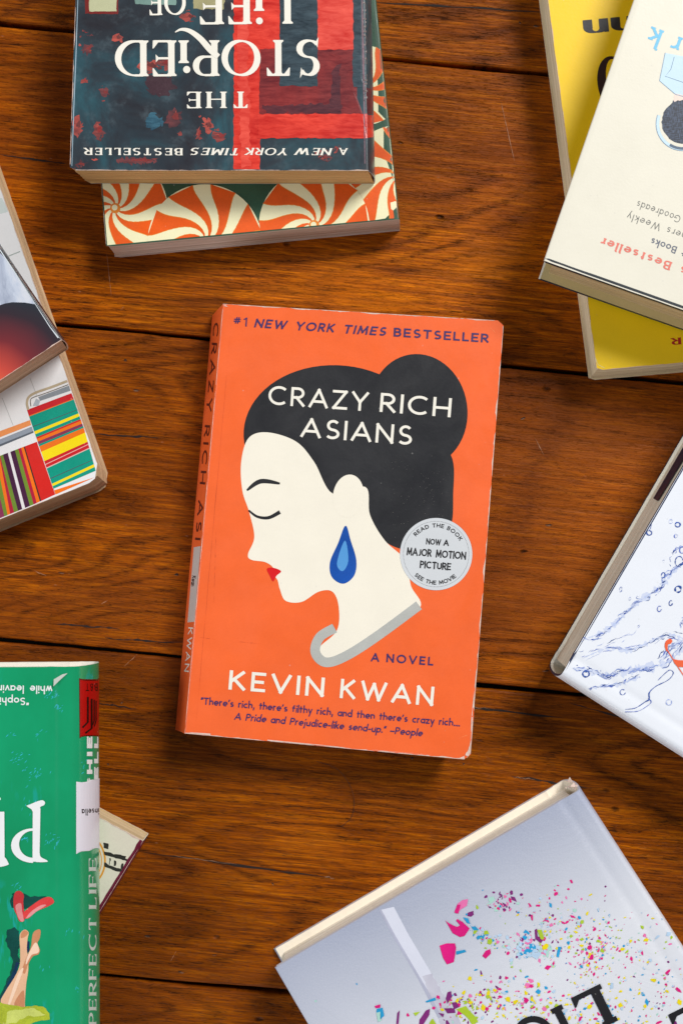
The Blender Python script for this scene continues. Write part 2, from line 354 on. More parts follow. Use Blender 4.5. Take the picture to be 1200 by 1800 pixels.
# ------------------------------------------------------------------ stroke alphabet
def A_(cx, cy, rx, ry, a0, a1, n=14):
    return [(cx + rx * math.cos(math.radians(a0 + (a1 - a0) * k / n)), cy + ry * math.sin(math.radians(a0 + (a1 - a0) * k / n))) for k in range(n + 1)]
X = .62
G = {
 'A': (.84, [[(0, 0), (.42, 1)], [(.42, 1), (.84, 0)], [(.14, .30), (.70, .30)]]),
 'B': (.56, [[(0, 0), (0, 1)], [(0, 1), (.26, 1)] + A_(.28, .77, .23, .23, 90, -90) + [(0, .54)], [(0, .54), (.28, .54)] + A_(.29, .27, .27, .27, 90, -90) + [(0, 0)]]),
 'C': (.80, [A_(.47, .5, .47, .5, 48, 312, 22)]),
 'D': (.74, [[(0, 0), (0, 1)], [(0, 1), (.24, 1)] + A_(.24, .5, .5, .5, 90, -90, 20) + [(0, 0)]]),
 'E': (.52, [[(0, 0), (0, 1)], [(0, 1), (.52, 1)], [(0, .50), (.44, .50)], [(0, 0), (.52, 0)]]),
 'F': (.50, [[(0, 0), (0, 1)], [(0, 1), (.50, 1)], [(0, .50), (.42, .50)]]),
 'G': (.84, [A_(.47, .5, .47, .5, 48, 350, 22), [(.94, .42), (.55, .42)]]),
 'H': (.70, [[(0, 0), (0, 1)], [(.70, 0), (.70, 1)], [(0, .46), (.70, .46)]]),
 'I': (.0, [[(0, 0), (0, 1)]]),
 'J': (.36, [[(.36, 1), (.36, .25)] + A_(.14, .22, .22, .22, 0, -120, 8)]),
 'K': (.62, [[(0, 0), (0, 1)], [(.02, .42), (.56, 1)], [(.17, .56), (.62, 0)]]),
 'L': (.46, [[(0, 0), (0, 1)], [(0, 0), (.46, 0)]]),
 'M': (.86, [[(0, 0), (.08, 1)], [(.08, 1), (.43, .18)], [(.43, .18), (.78, 1)], [(.78, 1), (.86, 0)]]),
 'N': (.72, [[(0, 0), (0, 1)], [(0, 1), (.72, 0)], [(.72, 0), (.72, 1)]]),
 'O': (.96, [A_(.48, .5, .48, .5, 0, 360, 30)]),
 'P': (.54, [[(0, 0), (0, 1)], [(0, 1), (.26, 1)] + A_(.27, .73, .27, .27, 90, -90) + [(0, .46)]]),
 'R': (.58, [[(0, 0), (0, 1)], [(0, 1), (.26, 1)] + A_(.27, .73, .27, .27, 90, -90) + [(0, .46)], [(.22, .46), (.58, 0)]]),
 'S': (.56, [A_(.29, .74, .24, .26, 35, 270, 14) + A_(.27, .24, .28, .24, 90, -145, 14)[1:]]),
 'T': (.62, [[(.31, 0), (.31, 1)], [(.31, 1), (.62, 1)], [(.31, 1), (0, 1)]]),
 'U': (.64, [[(0, 1), (0, .32)] + A_(.32, .32, .32, .32, 180, 360, 16) + [(.64, 1)]]),
 'V': (.78, [[(0, 1), (.39, 0)], [(.39, 0), (.78, 1)]]),
 'W': (1.16, [[(0, 1), (.30, 0)], [(.30, 0), (.58, .92)], [(.58, .92), (.86, 0)], [(.86, 0), (1.16, 1)]]),
 'Y': (.72, [[(0, 1), (.36, .44)], [(.36, .44), (.72, 1)], [(.36, .46), (.36, 0)]]),
 'Z': (.64, [[(0, 1), (.62, 1)], [(.62, 1), (.02, 0)], [(.02, 0), (.64, 0)]]),
 '#': (.5, [[(.12, .3), (.24, 1)], [(.32, .3), (.44, 1)], [(.02, .78), (.52, .78)], [(0, .52), (.5, .52)]]),
 '1': (.2, [[(.2, 0), (.2, 1)], [(.2, 1), (0, .84)]]),
 'a': (.52, [A_(.27, .31, .27, .31, 0, 360, 20), [(.54, X), (.54, 0)]]),
 'b': (.54, [[(0, 0), (0, 1.02)], A_(.27, .31, .27, .31, 0, 360, 20)]),
 'c': (.46, [A_(.29, .31, .29, .31, 50, 310, 16)]),
 'd': (.54, [[(.54, 0), (.54, 1.02)], A_(.27, .31, .27, .31, 0, 360, 20)]),
 'e': (.54, [A_(.28, .31, .28, .31, 0, 312, 18), [(.02, .31), (.55, .31)]]),
 'f': (.34, [[(.10, 0), (.10, .80)] + A_(.30, .80, .20, .20, 180, 80, 8), [(0, X), (.30, X)]]),
 'g': (.54, [A_(.27, .31, .27, .31, 0, 360, 20), [(.54, X), (.54, -.08)] + A_(.27, -.08, .27, .24, 0, -150, 10)]),
 'h': (.46, [[(0, 0), (0, 1.02)], [(0, .36)] + A_(.23, .38, .23, .24, 180, 0, 12) + [(.46, 0)]]),
 'i': (.0, [[(0, 0), (0, X - .04)], [(0, .97), (0, .99)]]),
 'j': (.08, [[(.06, X), (.06, -.15)] + A_(-.08, -.15, .14, .15, 0, -90, 6), [(.06, .97), (.06, .99)]]),
 'k': (.42, [[(0, 0), (0, 1.02)], [(.02, .27), (.38, X)], [(.12, .36), (.42, 0)]]),
 'l': (.0, [[(0, 0), (0, 1.02)]]),
 'm': (.84, [[(0, 0), (0, X)], [(0, .38)] + A_(.21, .40, .21, .22, 180, 0, 12) + [(.42, 0)], [(.42, .38)] + A_(.63, .40, .21, .22, 180, 0, 12) + [(.84, 0)]]),
 'n': (.46, [[(0, 0), (0, X)], [(0, .36)] + A_(.23, .38, .23, .24, 180, 0, 12) + [(.46, 0)]]),
 'o': (.56, [A_(.28, .31, .28, .31, 0, 360, 20)]),
 'p': (.54, [[(0, -.34), (0, X)], A_(.27, .31, .27, .31, 0, 360, 20)]),
 'r': (.28, [[(0, 0), (0, X)], [(0, .36)] + A_(.24, .36, .24, .26, 180, 70, 8)]),
 's': (.38, [A_(.20, .46, .17, .16, 35, 270, 10) + A_(.19, .155, .19, .155, 90, -145, 10)[1:]]),
 't': (.32, [[(.12, .9), (.12, 0)], [(0, X), (.32, X)]]),
 'u': (.46, [[(.46, 0), (.46, X)], [(0, X), (0, .24)] + A_(.23, .24, .23, .24, 180, 360, 12)]),
 'v': (.46, [[(0, X), (.23, 0)], [(.23, 0), (.46, X)]]),
 'w': (.70, [[(0, X), (.18, 0)], [(.18, 0), (.35, .58)], [(.35, .58), (.52, 0)], [(.52, 0), (.70, X)]]),
 'y': (.46, [[(0, X), (.23, .02)], [(.46, X), (.14, -.34)]]),
 'z': (.42, [[(0, X), (.40, X)], [(.40, X), (.02, 0)], [(.02, 0), (.42, 0)]]),
 '.': (.0, [[(0, .0), (0, .03)]]), ',': (.06, [[(.05, .06), (0, -.12)]]), "'": (.05, [[(.06, 1), (0, .80)]]),
 '-': (.26, [[(0, .32), (.26, .32)]]), '_': (.5, [[(0, .32), (.5, .32)]]), '"': (.16, [[(.03, 1), (0, .80)], [(.19, 1), (.16, .80)]]),
 '&': (.6, [A_(.3, .25, .26, .25, 0, 360, 16), A_(.3, .75, .2, .25, 0, 360, 16)]),
}
def glyph_polys(ch, th, tn, nib=0.0, serif=0.0, st=None, slant=0.0):
    """th thick, tn thin stroke; equal for sans"""
    w, paths = G[ch]; out = []; m = tn / 2 if serif else th / 2
    st = st or tn
    def Y(y):  # keep ink inside 0..1
        return m + y * (1 - 2 * m) if 0 <= y <= 1.001 else y
    sans = not serif
    for path in paths:
        pts = [(x, Y(y)) for x, y in path]
        runs = [[pts[0]]]
        for i in range(1, len(pts)):
            if i < len(pts) - 1:
                a = Vector(pts[i]) - Vector(pts[i - 1]); b = Vector(pts[i + 1]) - Vector(pts[i])
                runs[-1].append(pts[i])
                if a.length > 1e-6 and b.length > 1e-6 and a.angle(b) > 0.6: runs.append([pts[i]])
            else: runs[-1].append(pts[i])
        closed = (Vector(pts[0]) - Vector(pts[-1])).length < 1e-4
        for r in runs:
            if len(r) < 2: continue
            isline = len(r) == 2
            if isline:
                a, b = Vector(r[0]), Vector(r[1]); d = (b - a).normalized()
                ex = m if sans else 0.0
                r = [tuple(a - d * ex), tuple(b + d * ex)]
            L, Q = [], []
            for i, p in enumerate(r):
                if closed and i in (0, len(r) - 1): a, b = r[-2], r[1]
                else: a = r[max(0, i - 1)]; b = r[min(len(r) - 1, i + 1)]
                d = Vector((b[0] - a[0], b[1] - a[1])).normalized()
                ang = math.atan2(d.y, d.x) + nib
                ww = tn + (th - tn) * abs(math.sin(ang)) ** 1.3
                L.append((p[0] - d.y * ww / 2, p[1] + d.x * ww / 2)); Q.append((p[0] + d.y * ww / 2, p[1] - d.x * ww / 2))
            for i in range(len(r) - 1): out.append([L[i], L[i + 1], Q[i + 1], Q[i]])
        if serif and not closed:
            for end, prev in ((0, 1), (-1, -2)):
                x, y0 = path[end]; px_, py_ = path[prev]
                vert = abs(y0 - py_) > abs(x - px_) * 0.9
                lev = min((0, 1, 1.02, X, -.34), key=lambda q: abs(q - y0))
                if vert and abs(lev - y0) < 1e-3 and ch not in '.,\'"-_CSscG' and not (ch in 'Yt' and y0 > .3 and y0 < .5):
                    if (ch in 'AVWMvw') and ((y0 > .9 and ch == 'A') or (y0 < .05 and ch in 'VWvw') or (.05 < y0 < .95 and ch in 'WMw' and abs(y0 - X) > .01)): continue
                    yy = Y(y0); s_ = 1 if (yy > .3) else -1
                    if ch in 'tf' and y0 > .5: continue
                    hw = serif
                    yo = yy + s_ * 0
                    l0 = 0 if (abs(lev - X) < .01 and ch in 'nmrui') or (lev > 1 and ch in 'bdhkl') else 1
                    xr = hw if l0 else 0.0
                    out.append([(x - hw, yo - st / 2), (x + xr, yo - st / 2), (x + xr, yo + st / 2), (x - hw, yo + st / 2)])
                    if th > tn * 1.3:   # bracket
                        out.append([(x - hw, yo), (x + xr, yo), (x + min(xr, th / 2), yo - s_ * serif * .45), (x - th / 2, yo - s_ * serif * .45)])
                elif (not vert) and end == -1 and ch in 'EFLTZz':
                    yy = Y(y0); s_ = -1 if y0 > .9 or (ch in 'z' and y0 > .5) else 1; sx = 1 if x >= px_ else -1
                    if ch == 'T' : s_ = -1
                    if .2 < y0 < .8 and ch in 'EF':
                        out.append([(x - sx * th * .5, yy), (x + sx * .01, yy + .11), (x + sx * .02, yy - .11)])
                    else:
                        out.append([(x - sx * .16, yy), (x + sx * .0, yy + s_ * .20), (x + sx * .03, yy + s_ * .20), (x + sx * .02, yy - s_ * st / 2)])
    if ch in 'CSG' and serif:
        for x, y in ((paths[0][0]), (paths[0][-1])) if ch == 'S' else ((paths[0][0]),):
            s_ = 1 if y > .5 else -1; sx = 1 if x > .28 else -1
            out.append([(x - sx * .05, y + s_ * .02), (x + sx * .02, y - s_ * .12), (x + sx * .05, y + s_ * .18)])
    if slant: out = [[(x + slant * y, y) for x, y in p] for p in out]
    return w, out
def text(s, p0, p1, h, th=.13, tn=None, nib=0.0, serif=0.0, st=None, slant=0.0, track=.26, xs=None, space=.42, heights=None):
    """polygons of a line of writing from baseline pixel p0 to p1, cap height h px"""
    tn = th if tn is None else tn
    p0 = Vector(p0); p1 = Vector(p1); d = (p1 - p0); Lp = d.length; d.normalize(); up = Vector((d.y, -d.x))
    # measure
    x = 0; items = []
    for ch in s:
        if ch == ' ': x += space + (track if items else 0); continue
        sl = slant
        hs = (heights or {}).get(ch, 1.0)
        w, polys = glyph_polys(ch, th, tn, nib, serif, st, sl)
        items.append((x, hs, polys)); x += w * (hs if hs < 1 else 1) + track
    tot = x - track + th * .5
    k = Lp / (tot * h) if xs is None else xs
    out = []
    for gx, hs, polys in items:
        for p in polys:
            out.append([tuple(p0 + d * ((gx + th * .25 + a * hs) * h * k) + up * (b * hs * h)) for a, b in p])
    return out
def text_arc(s, c, r, a_mid, h, th=.16, track=.3, flip=False, sweep=None):
    """writing round a circle; angles in degrees, image space, a_mid where the middle sits"""
    x = 0; items = []
    for ch in s:
        if ch == ' ': x += .62; continue
        w, polys = glyph_polys(ch, th, th); items.append((x, w, polys)); x += w + track
    tot = x - track; out = []
    for gx, w, polys in items:
        mid = (gx + w / 2 - tot / 2) * h / r * (-1 if flip else 1)
        a = math.radians(a_mid) + mid
        er = Vector((math.cos(a), math.sin(a)))
        dx = Vector((-er.y, er.x)) * (-1 if flip else 1); up = er * (-1 if flip else 1)
        base = Vector(c) + er * r
        for p in polys:
            out.append([tuple(base + dx * ((u - w / 2) * h) + up * (v * h)) for u, v in p])
    return out

# ------------------------------------------------------------------ books
class Book:
    def __init__(s, name, quad, z0, t, shear=(0, 0), warp=None, U=None, V=None):
        s.name = name; s.z0 = z0 * MM; s.t = t * MM; s.z1 = s.z0 + s.t
        s.q = [P(x, y, s.z1) for x, y in quad]      # S0 S1 F1 F0
        s.px = quad; s.shear = Vector((shear[0] * MM, shear[1] * MM, 0)); s.warp = warp or (lambda u, v: 0.0)
        s.U = ((s.q[3] - s.q[0]).length + (s.q[2] - s.q[1]).length) / 2 / MM
        s.Vm = ((s.q[1] - s.q[0]).length + (s.q[2] - s.q[3]).length) / 2 / MM
        c = sum(s.q, Vector()) / 4; s.org = Vector((c.x, c.y, s.z0))
        s.root = bpy.data.objects.new(name, None); COL.objects.link(s.root); s.root.location = s.org
        s.root.empty_display_size = .02
        n = (s.q[1] - s.q[0]).cross(s.q[3] - s.q[0]); s.flip = n.z > 0
    def M(s, u, v, w, over=0.0):
        """u mm from spine, v mm along it, w 0..1 height"""
        a = u / s.U; b = v / s.Vm; q = s.q
        p = q[0] * (1 - a) * (1 - b) + q[3] * a * (1 - b) + q[2] * a * b + q[1] * (1 - a) * b
        p = p + s.shear * (1 - w)
        return Vector((p.x, p.y, s.z0 + w * (s.t + s.warp(a, b) * MM)))
    def sweep(s, prof, th, nv, mats, name, v0f, rim_alt=True, corner=0.0, jit=0.0, smooth=True):
        """prof: list of (u,w) outer; th(i) thickness mm inward"""
        V, F, MI, SM = [], [], [], []; n = len(prof); t = s.t / MM
        nrm = []
        for i in range(n):
            a = prof[max(0, i - 1)]; b = prof[min(n - 1, i + 1)]
            d = Vector((b[0] - a[0], (b[1] - a[1]) * t)).normalized(); nrm.append(Vector((-d.y, d.x)))
        for i, (u, w) in enumerate(prof):
            for side in (0, 1):
                for j in range(nv + 1):
                    lo, hi = v0f(u, w, 0), s.Vm - v0f(u, w, 1)
                    if jit:
                        lo += jit * fbm(u * .35, 3.3 + w); hi -= jit * fbm(u * .35, 8.3 + w)
                    v = lo + (hi - lo) * j / nv
                    uu, ww = u, w * t
                    if jit and i in (0, n - 1): uu += jit * fbm(v * .3, w * 5 + 1)
                    if side: uu += nrm[i].x * th(i); ww += nrm[i].y * th(i)
                    V.append(s.M(uu, v, ww / t))
        st = 2 * (nv + 1)
        def idx(i, side, j): return i * st + side * (nv + 1) + j
        def quad(a, b, c, d, m, sm):
            F.append((a, b, c, d) if not s.flip else (d, c, b, a)); MI.append(m); SM.append(sm)
        for i in range(n - 1):
            for j in range(nv):
                quad(idx(i, 0, j), idx(i, 0, j + 1), idx(i + 1, 0, j + 1), idx(i + 1, 0, j), 0, smooth)
                quad(idx(i + 1, 1, j), idx(i + 1, 1, j + 1), idx(i, 1, j + 1), idx(i, 1, j), min(2, len(mats) - 1), smooth)
            quad(idx(i, 0, 0), idx(i + 1, 0, 0), idx(i + 1, 1, 0), idx(i, 1, 0), 1, False)
            quad(idx(i + 1, 0, nv), idx(i, 0, nv), idx(i, 1, nv), idx(i + 1, 1, nv), 1, False)
        for j in range(nv):
            for i, rv in ((0, False), (n - 1, True)):
                q = [idx(i, 0, j + 1), idx(i, 0, j), idx(i, 1, j), idx(i, 1, j + 1)]
                if rv: q.reverse()
                quad(*q, 0 if rim_alt else 1, False)
        o = mesh_obj(name, V, F, mats, s.root, mi=MI, smooth=SM, org=s.org)
        o['_org'] = tuple(s.org)
        # make normals consistent outward
        import bmesh
        bm = bmesh.new(); bm.from_mesh(o.data); bmesh.ops.recalc_face_normals(bm, faces=bm.faces); bm.to_mesh(o.data); bm.free(); o.data.set_sharp_from_angle(angle=math.radians(42))
        return o
    def block(s, u0, u1, va, vb, w0, w1, mat, name='page_block', bulge=None, ragged=0.22, corner=0.0):
        """stack of pages with slightly uneven layers"""
        layers = 14; V, F = [], []
        nu, nv = 26, 34
        ring = []
        for k in range(nu + 1): ring.append((u0 + (u1 - u0) * k / nu, va, 0, -1))
        for k in range(1, nv + 1): ring.append((u1, va + (vb - va) * k / nv, 1, 0))
        for k in range(1, nu + 1): ring.append((u1 - (u1 - u0) * k / nu, vb, 0, 1))
        for k in range(1, nv): ring.append((u0, vb - (vb - va) * k / nv, -1, 0))
        if corner:
            rr = []
            for (u, v, nx, ny) in ring:
                du = u - (u1 - corner); dv = 0
                if v < va + corner: dv = (va + corner) - v
                elif v > vb - corner: dv = v - (vb - corner)
                if du > 0 and dv > 0:
                    l = max(du, dv); h = math.hypot(du, dv); f = l / h
                    u = u1 - corner + du * f
                    v = va + corner - dv * f if v < va + corner else vb - corner + dv * f
                rr.append((u, v, nx, ny))
            ring = rr
        n = len(ring)
        for L in range(layers + 1):
            w = w0 + (w1 - w0) * L / layers
            jo = R.uniform(-ragged, ragged)
            for (u, v, nx, ny) in ring:
                j = jo + ragged * .6 * fbm(u * .15, v * .15, L * 3.1)
                uu = u + nx * j; vv = v + ny * j
                if bulge and nx > 0: uu += bulge * (4 * (w - .5) ** 2 - 1)
                V.append(s.M(uu, vv, w))
        for L in range(layers):
            for k in range(n):
                a = L * n + k; b = L * n + (k + 1) % n
                F.append((a, b, b + n, a + n))
        for base, rev in ((0, True), (layers * n, False)):
            f = [base + k for k in range(n)]
            F.append(tuple(reversed(f)) if rev else tuple(f))
        o = mesh_obj(name, V, F, mat, s.root, org=s.org)
        o['_org'] = tuple(s.org)
        import bmesh
        bm = bmesh.new(); bm.from_mesh(o.data); bmesh.ops.recalc_face_normals(bm, faces=bm.faces); bm.to_mesh(o.data); bm.free()
        return o
    def edge_wear(s, mat, sides=('v0', 'v1', 'f'), amp=.5, corner=0.0, dens=.8):
        """bare paper showing through along the cover's rim"""
        V, F = [], []
        def addq(pts):
            b = len(V); V.extend(pts); F.append((b, b + 1, b + 2, b + 3))
        e = 0.00006
        for side in sides:
            Lm = s.Vm if side in ('f', 's') else s.U
            n = int(Lm / 1.3)
            for k in range(n):
                a0 = Lm * k / n; a1 = Lm * (k + 1) / n
                if corner and side == 'f' and (a0 < corner or a1 > Lm - corner): continue
                if corner and side != 'f' and a1 > Lm - corner: continue
                w0 = amp * max(0, .45 + 1.2 * fbm(a0 * .12, 4 + len(side) + ord(side[-1])) + .5 * fbm(a0 * .9, 2)) * dens
                w1 = amp * max(0, .45 + 1.2 * fbm(a1 * .12, 4 + len(side) + ord(side[-1])) + .5 * fbm(a1 * .9, 2)) * dens
                if w0 + w1 < .06: continue
                if side == 'v0': pt = [(a0, 0), (a1, 0), (a1, w1), (a0, w0)]
                elif side == 'v1': pt = [(a0, s.Vm), (a1, s.Vm), (a1, s.Vm - w1), (a0, s.Vm - w0)]
                elif side == 'f': pt = [(s.U, a0), (s.U, a1), (s.U - w1, a1), (s.U - w0, a0)]
                else: pt = [(-w0 * .5, a0), (-w1 * .5, a1), (w1 * .5, a1), (w0 * .5, a0)]
                addq([s.M(max(u, 0.02) if side != 's' else max(u, 0.0), v, 1) + Vector((0, 0, e)) for u, v in pt])
        if F: mesh_obj('worn_edge', V, F, mat, s.cover, org=s.org)

def paperback(name, quad, z0, t, cover, page, shear=(0, 0), warp=None, corner=1.5, spine_out=0.0, rim=None, jit=.12, wear=.5, spine_mat=None, wear_sides=('v0', 'v1', 'f'), inset=.7, creases=0):
    b = Book(name, quad, z0, t, shear, warp); U = b.U; th = .38; tt = t
    nu = 46; prof = []
    for k in range(nu): prof.append((U - U * k / nu, 1.0))
    rr = .9
    for k in range(5):
        a = math.pi / 2 * k / 4; prof.append((rr - rr * math.sin(a) , 1 - (rr - rr * math.cos(a)) / tt))
    for k in range(1, 10):
        w = 1 - k / 10; 
        if w * tt > tt - rr - .2 or w * tt < rr + .2: continue
        prof.append((-spine_out * math.sin(math.pi * w), w))
    for k in range(5):
        a = math.pi / 2 * k / 4; prof.append((rr - rr * math.cos(a), (rr - rr * math.sin(a)) / tt))
    for k in range(1, nu + 1): prof.append((U * k / nu, 0.0))
    prof = [p for i, p in enumerate(prof) if i == 0 or abs(p[0] - prof[i - 1][0]) + abs(p[1] - prof[i - 1][1]) * tt > 0.05]
    def v0f(u, w, e):
        if corner and u > U - corner:
            x = min(corner, u - (U - corner)); return corner - math.sqrt(max(0, corner * corner - x * x))
        return 0.0
    mats = [cover, rim or WORN, page]
    b.cover = b.sweep(prof, lambda i: th, 60, mats, 'cover', v0f, rim_alt=False, jit=jit)
    b.bvh = BVHTree.FromPolygons(*wm(b.cover))
    b.pages = b.block(.5, U - inset, inset, b.Vm - inset, .45 / tt, 1 - .45 / tt, page, corner=corner * .6)
    if wear: b.edge_wear(WORN, amp=wear, corner=corner, sides=wear_sides)
    return b
def hardcover(name, quad, z0, t, jacket, board, page, shear=(0, 0), bulge=4.0, hinge=.9, over=3.5, bt=2.6, endp=None, warp=None, pbulge=1.6, soft=1.0):
    b = Book(name, quad, z0, t, shear, warp); U = b.U; tt = t
    prof = []; nu = 30
    # fore edge of the top board with rounded lip, hinge groove, round back
    def hg(u): return hinge * math.exp(-((u - 7.5) / 2.2) ** 2)
    lip = .8
    for k in range(4):
        a = math.pi / 2 * k / 3; prof.append((U - lip + lip * math.cos(a), 1 - (lip - lip * math.sin(a)) / tt))
    us = [U - 3 - (U - 16) * k / nu for k in range(nu)] + [12 - .8 * k for k in range(15)]
    for u in us: prof.append((u, 1 - hg(u) / tt))
    n = 14
    for k in range(n + 1):
        a = math.pi * k / n; w = .5 + .5 * math.cos(a); prof.append((-bulge * math.sin(a) ** .8 if 0 < k < n else 0, w))
    for u in reversed(us): prof.append((u, hg(u) / tt))
    for k in range(4):
        a = math.pi / 2 * (1 - k / 3); prof.append((U - lip + lip * math.cos(a), (lip - lip * math.sin(a)) / tt))
    prof = [p for i, p in enumerate(prof) if i == 0 or abs(p[0] - prof[i - 1][0]) + abs(p[1] - prof[i - 1][1]) * tt > 0.05]
    def th(i):
        u, w = prof[i]
        if u > 8: return bt
        if u > 5: return 1.6
        return 1.1
    b.cover = b.sweep(prof, th, 50, [jacket, board, endp or page], 'jacketed_boards', lambda u, w, e: 0.0, rim_alt=True, jit=.10)
    b.bvh = BVHTree.FromPolygons(*wm(b.cover))
    b.pages = b.block(1.8, U - over, over, b.Vm - over, (bt + .02) / tt, 1 - (bt + .02) / tt, page, bulge=pbulge, ragged=.16)
    return b

WORN = worn_mat()
NAVY = ink((66, 44, 98), .45); IVORY = ink((246, 240, 226), .4, .03); WHITE = ink((240, 240, 240), .4, .02)
BLACK = ink((34, 33, 36), .4, .25)
def finish(b, label, group='books lying on the oak floor'):
    tag(b.root, label, 'book', group)

# ================================================================== 1. orange paperback in the middle
ORANGE = ink((250, 105, 46), .40, .07)
def spine_or_cover(front, side, name):
    """same card: front printed in one ink, spine in a deeper one"""
    return front
PAGE_W = pages((232, 214, 190))
b = paperback('paperback_book', [(325, 1289), (392, 534), (885, 564), (826, 1336)], 0, 24, ORANGE, PAGE_W, shear=(-7.6, -1.2),
              corner=2.2, jit=.22, wear=.75, warp=lambda u, v: .35 * math.sin(v * 5 + 1) * (1 - u) - 1.1 * max(0, u - .75) * 4 * max(0, .25 - v) * 4 * .5,
              wear_sides=('v0', 'v1', 'f', 's'))
finish(b, 'worn orange paperback in the middle of the floor with a round grey sticker')
Q1 = [(329, 1286), (394, 537), (883, 567), (824, 1333)]
pr = Print(b, 'cover_illustration')
HAIR = ink((40, 40, 43), .36, .10); SKIN = ink((248, 240, 222), .4, .025)
hair = [ell(592, 768, 164, 126, 4, n=70), ell(735, 722, 86, 100, -8, n=60),
        spline([(560, 700), (740, 760), (792, 800), (796, 870), (790, 930), (752, 968), (690, 960), (655, 925), (630, 860), (560, 800)], 8)]
pr.add(hair, HAIR, 1, grid=14)
face = spline([(437, 770), (470, 760), (520, 776), (552, 812), (585, 868), (642, 856), (650, 905), (676, 950), (712, 985), (722, 1030), (738, 1068),
               (680, 1108), (620, 1146), (566, 1164), (560, 1140), (592, 1108), (595, 1066), (584, 1040), (560, 1040), (530, 1058), (502, 1056), (492, 1036), (487, 1018),
               (476, 1008), (480, 998), (466, 988), (442, 984), (436, 974), (447, 944), (438, 900), (426, 862), (424, 812)], 8)
pr.add([face], SKIN, 2, grid=14)
pr.add([ell(612, 872, 27, 38, 8, n=40)], SKIN, 3)
# plain closed eye and brow, red lips, single blue drop earring, grey collar band
pr.add(strip(spline([(437, 897), (452, 908), (472, 910), (492, 900)], 6, False), lambda q: 3 + 4 * q) + strip(spline([(434, 862), (458, 846), (492, 850)], 6, False), lambda q: 3 + 5 * math.sin(q * 3.1)), HAIR, 4)
pr.add([spline([(469, 1000), (480, 998), (494, 1004), (486, 1012), (480, 1022), (474, 1012)], 6)], ink((222, 18, 24), .4), 4)
BEAD = ink((188, 188, 182), .36, .10)
pr.add([spline([(607, 924), (616, 950), (626, 985), (622, 1012), (603, 1026), (583, 1014), (580, 988), (594, 955)], 7)], ink((24, 84, 176), .3, .2), 5)
pr.add([spline([(606, 950), (612, 985), (602, 1004), (592, 990)], 5)], ink((90, 160, 222), .3), 6)
bp = spline([(588, 1104), (562, 1120), (554, 1146), (572, 1164), (606, 1154), (660, 1120), (736, 1064)], 12, False)
pr.add(strip(bp, 17), BEAD, 3)
pr.add([[(341, 962), (353, 960), (342, 1093), (330, 1094)]], ink((206, 197, 190), .5), 2, None, 4)
pr.done()
pr = Print(b, 'cover_lettering')
def T1(s, p0, p1, h, mat, pr, **k): pr.add(text(s, p0, p1, h, **k), mat, 5)
for s, p0, p1, sl in (('#1', (411, 572.5), (433, 574), 0), ('NEW', (447, 575.5), (501, 579), .22), ('YORK', (519, 580.5), (585, 584.5), .22), ('TIMES', (603, 586), (676, 590.5), .22), ('BESTSELLER', (692, 591.5), (857, 602.5), 0)):
    T1(s, p0, p1, 15.5, NAVY, pr, th=.19 if s[0] != '#' else .12, slant=sl, track=.42)
T1('CRAZY', (472, 711), (645, 723), 33.5, IVORY, pr, th=.135, track=.34)
T1('RICH', (668, 724), (790, 733.5), 33.5, IVORY, pr, th=.135, track=.34)
T1('ASIANS', (529, 768), (722, 782.5), 34, IVORY, pr, th=.135, track=.34)
T1('A', (652, 1162.5), (665, 1163.5), 15, NAVY, pr, th=.19)
T1('NOVEL', (679, 1164), (760, 1170), 15, NAVY, pr, th=.19, track=.5)
T1('KEVIN', (403, 1212), (567, 1225), 34, IVORY, pr, th=.16, track=.42)
T1('KWAN', (598, 1227), (759, 1241), 34, IVORY, pr, th=.16, track=.42)
T1('"There\'s rich, there\'s filthy rich, and then there\'s crazy rich....', (353, 1238), (807, 1277), 12.5, NAVY, pr, th=.17, track=.26, space=.34)
T1('A Pride and Prejudice-like send-up." _People', (412, 1265), (741, 1294.5), 12.5, NAVY, pr, th=.17, slant=.14, track=.26, space=.34)
SPK = ink((88, 22, 16), .45)
def spx(y): return 375.5 - (y - 575) * .086
for s, ya, yb in (('CRAZY', 568, 722), ('RICH', 748, 850), ('ASI', 880, 948)):
    T1(s, (spx(ya), ya), (spx(yb), yb), 9, SPK, pr, th=.15, track=.5)
T1('KWAN', (spx(1103) + 2, 1103), (spx(1180) + 1, 1180), 8, IVORY, pr, th=.14, track=.4)
T1('Kwan', (338.5, 1012), (336, 1030), 7, BLACK, pr, th=.2)
pr.done()
pr = Print(b, 'worn_patches')
edge = [(846.2, 1085), (844, 1110), (840, 1160), (835.5, 1210), (831.5, 1260), (828, 1300), (826, 1314)]
pr.add(strip([(x + .2, y) for x, y in edge], lambda q: 1.2 + 3.2 * math.sin(q * 3.1), jit=1.2), WORN, 6, None, 3)
pr.add([rough([(826, 1306), (826.5, 1318), (824, 1328), (816, 1333.6), (806, 1333), (817, 1327), (822, 1318)], .6, 2, 3)], WORN, 6)
pr.add(strip([(333, 1287.2), (370, 1291), (420, 1295.8), (470, 1300.6)], lambda q: 1.0 + 2.2 * q * (1 - q) * 4, jit=1.5), WORN, 6)
pr.add(strip([(470, 1301), (560, 1309.3), (650, 1317.8), (760, 1328.4)], 1.3, jit=2.2), WORN, 6)
pr.add(strip([(388, 536.5), (392, 536), (396, 537.5), (400, 539)], 1.8, jit=1), WORN, 6)
CRS = ink((255, 140, 84), .5); CRD = ink((214, 82, 32), .5)
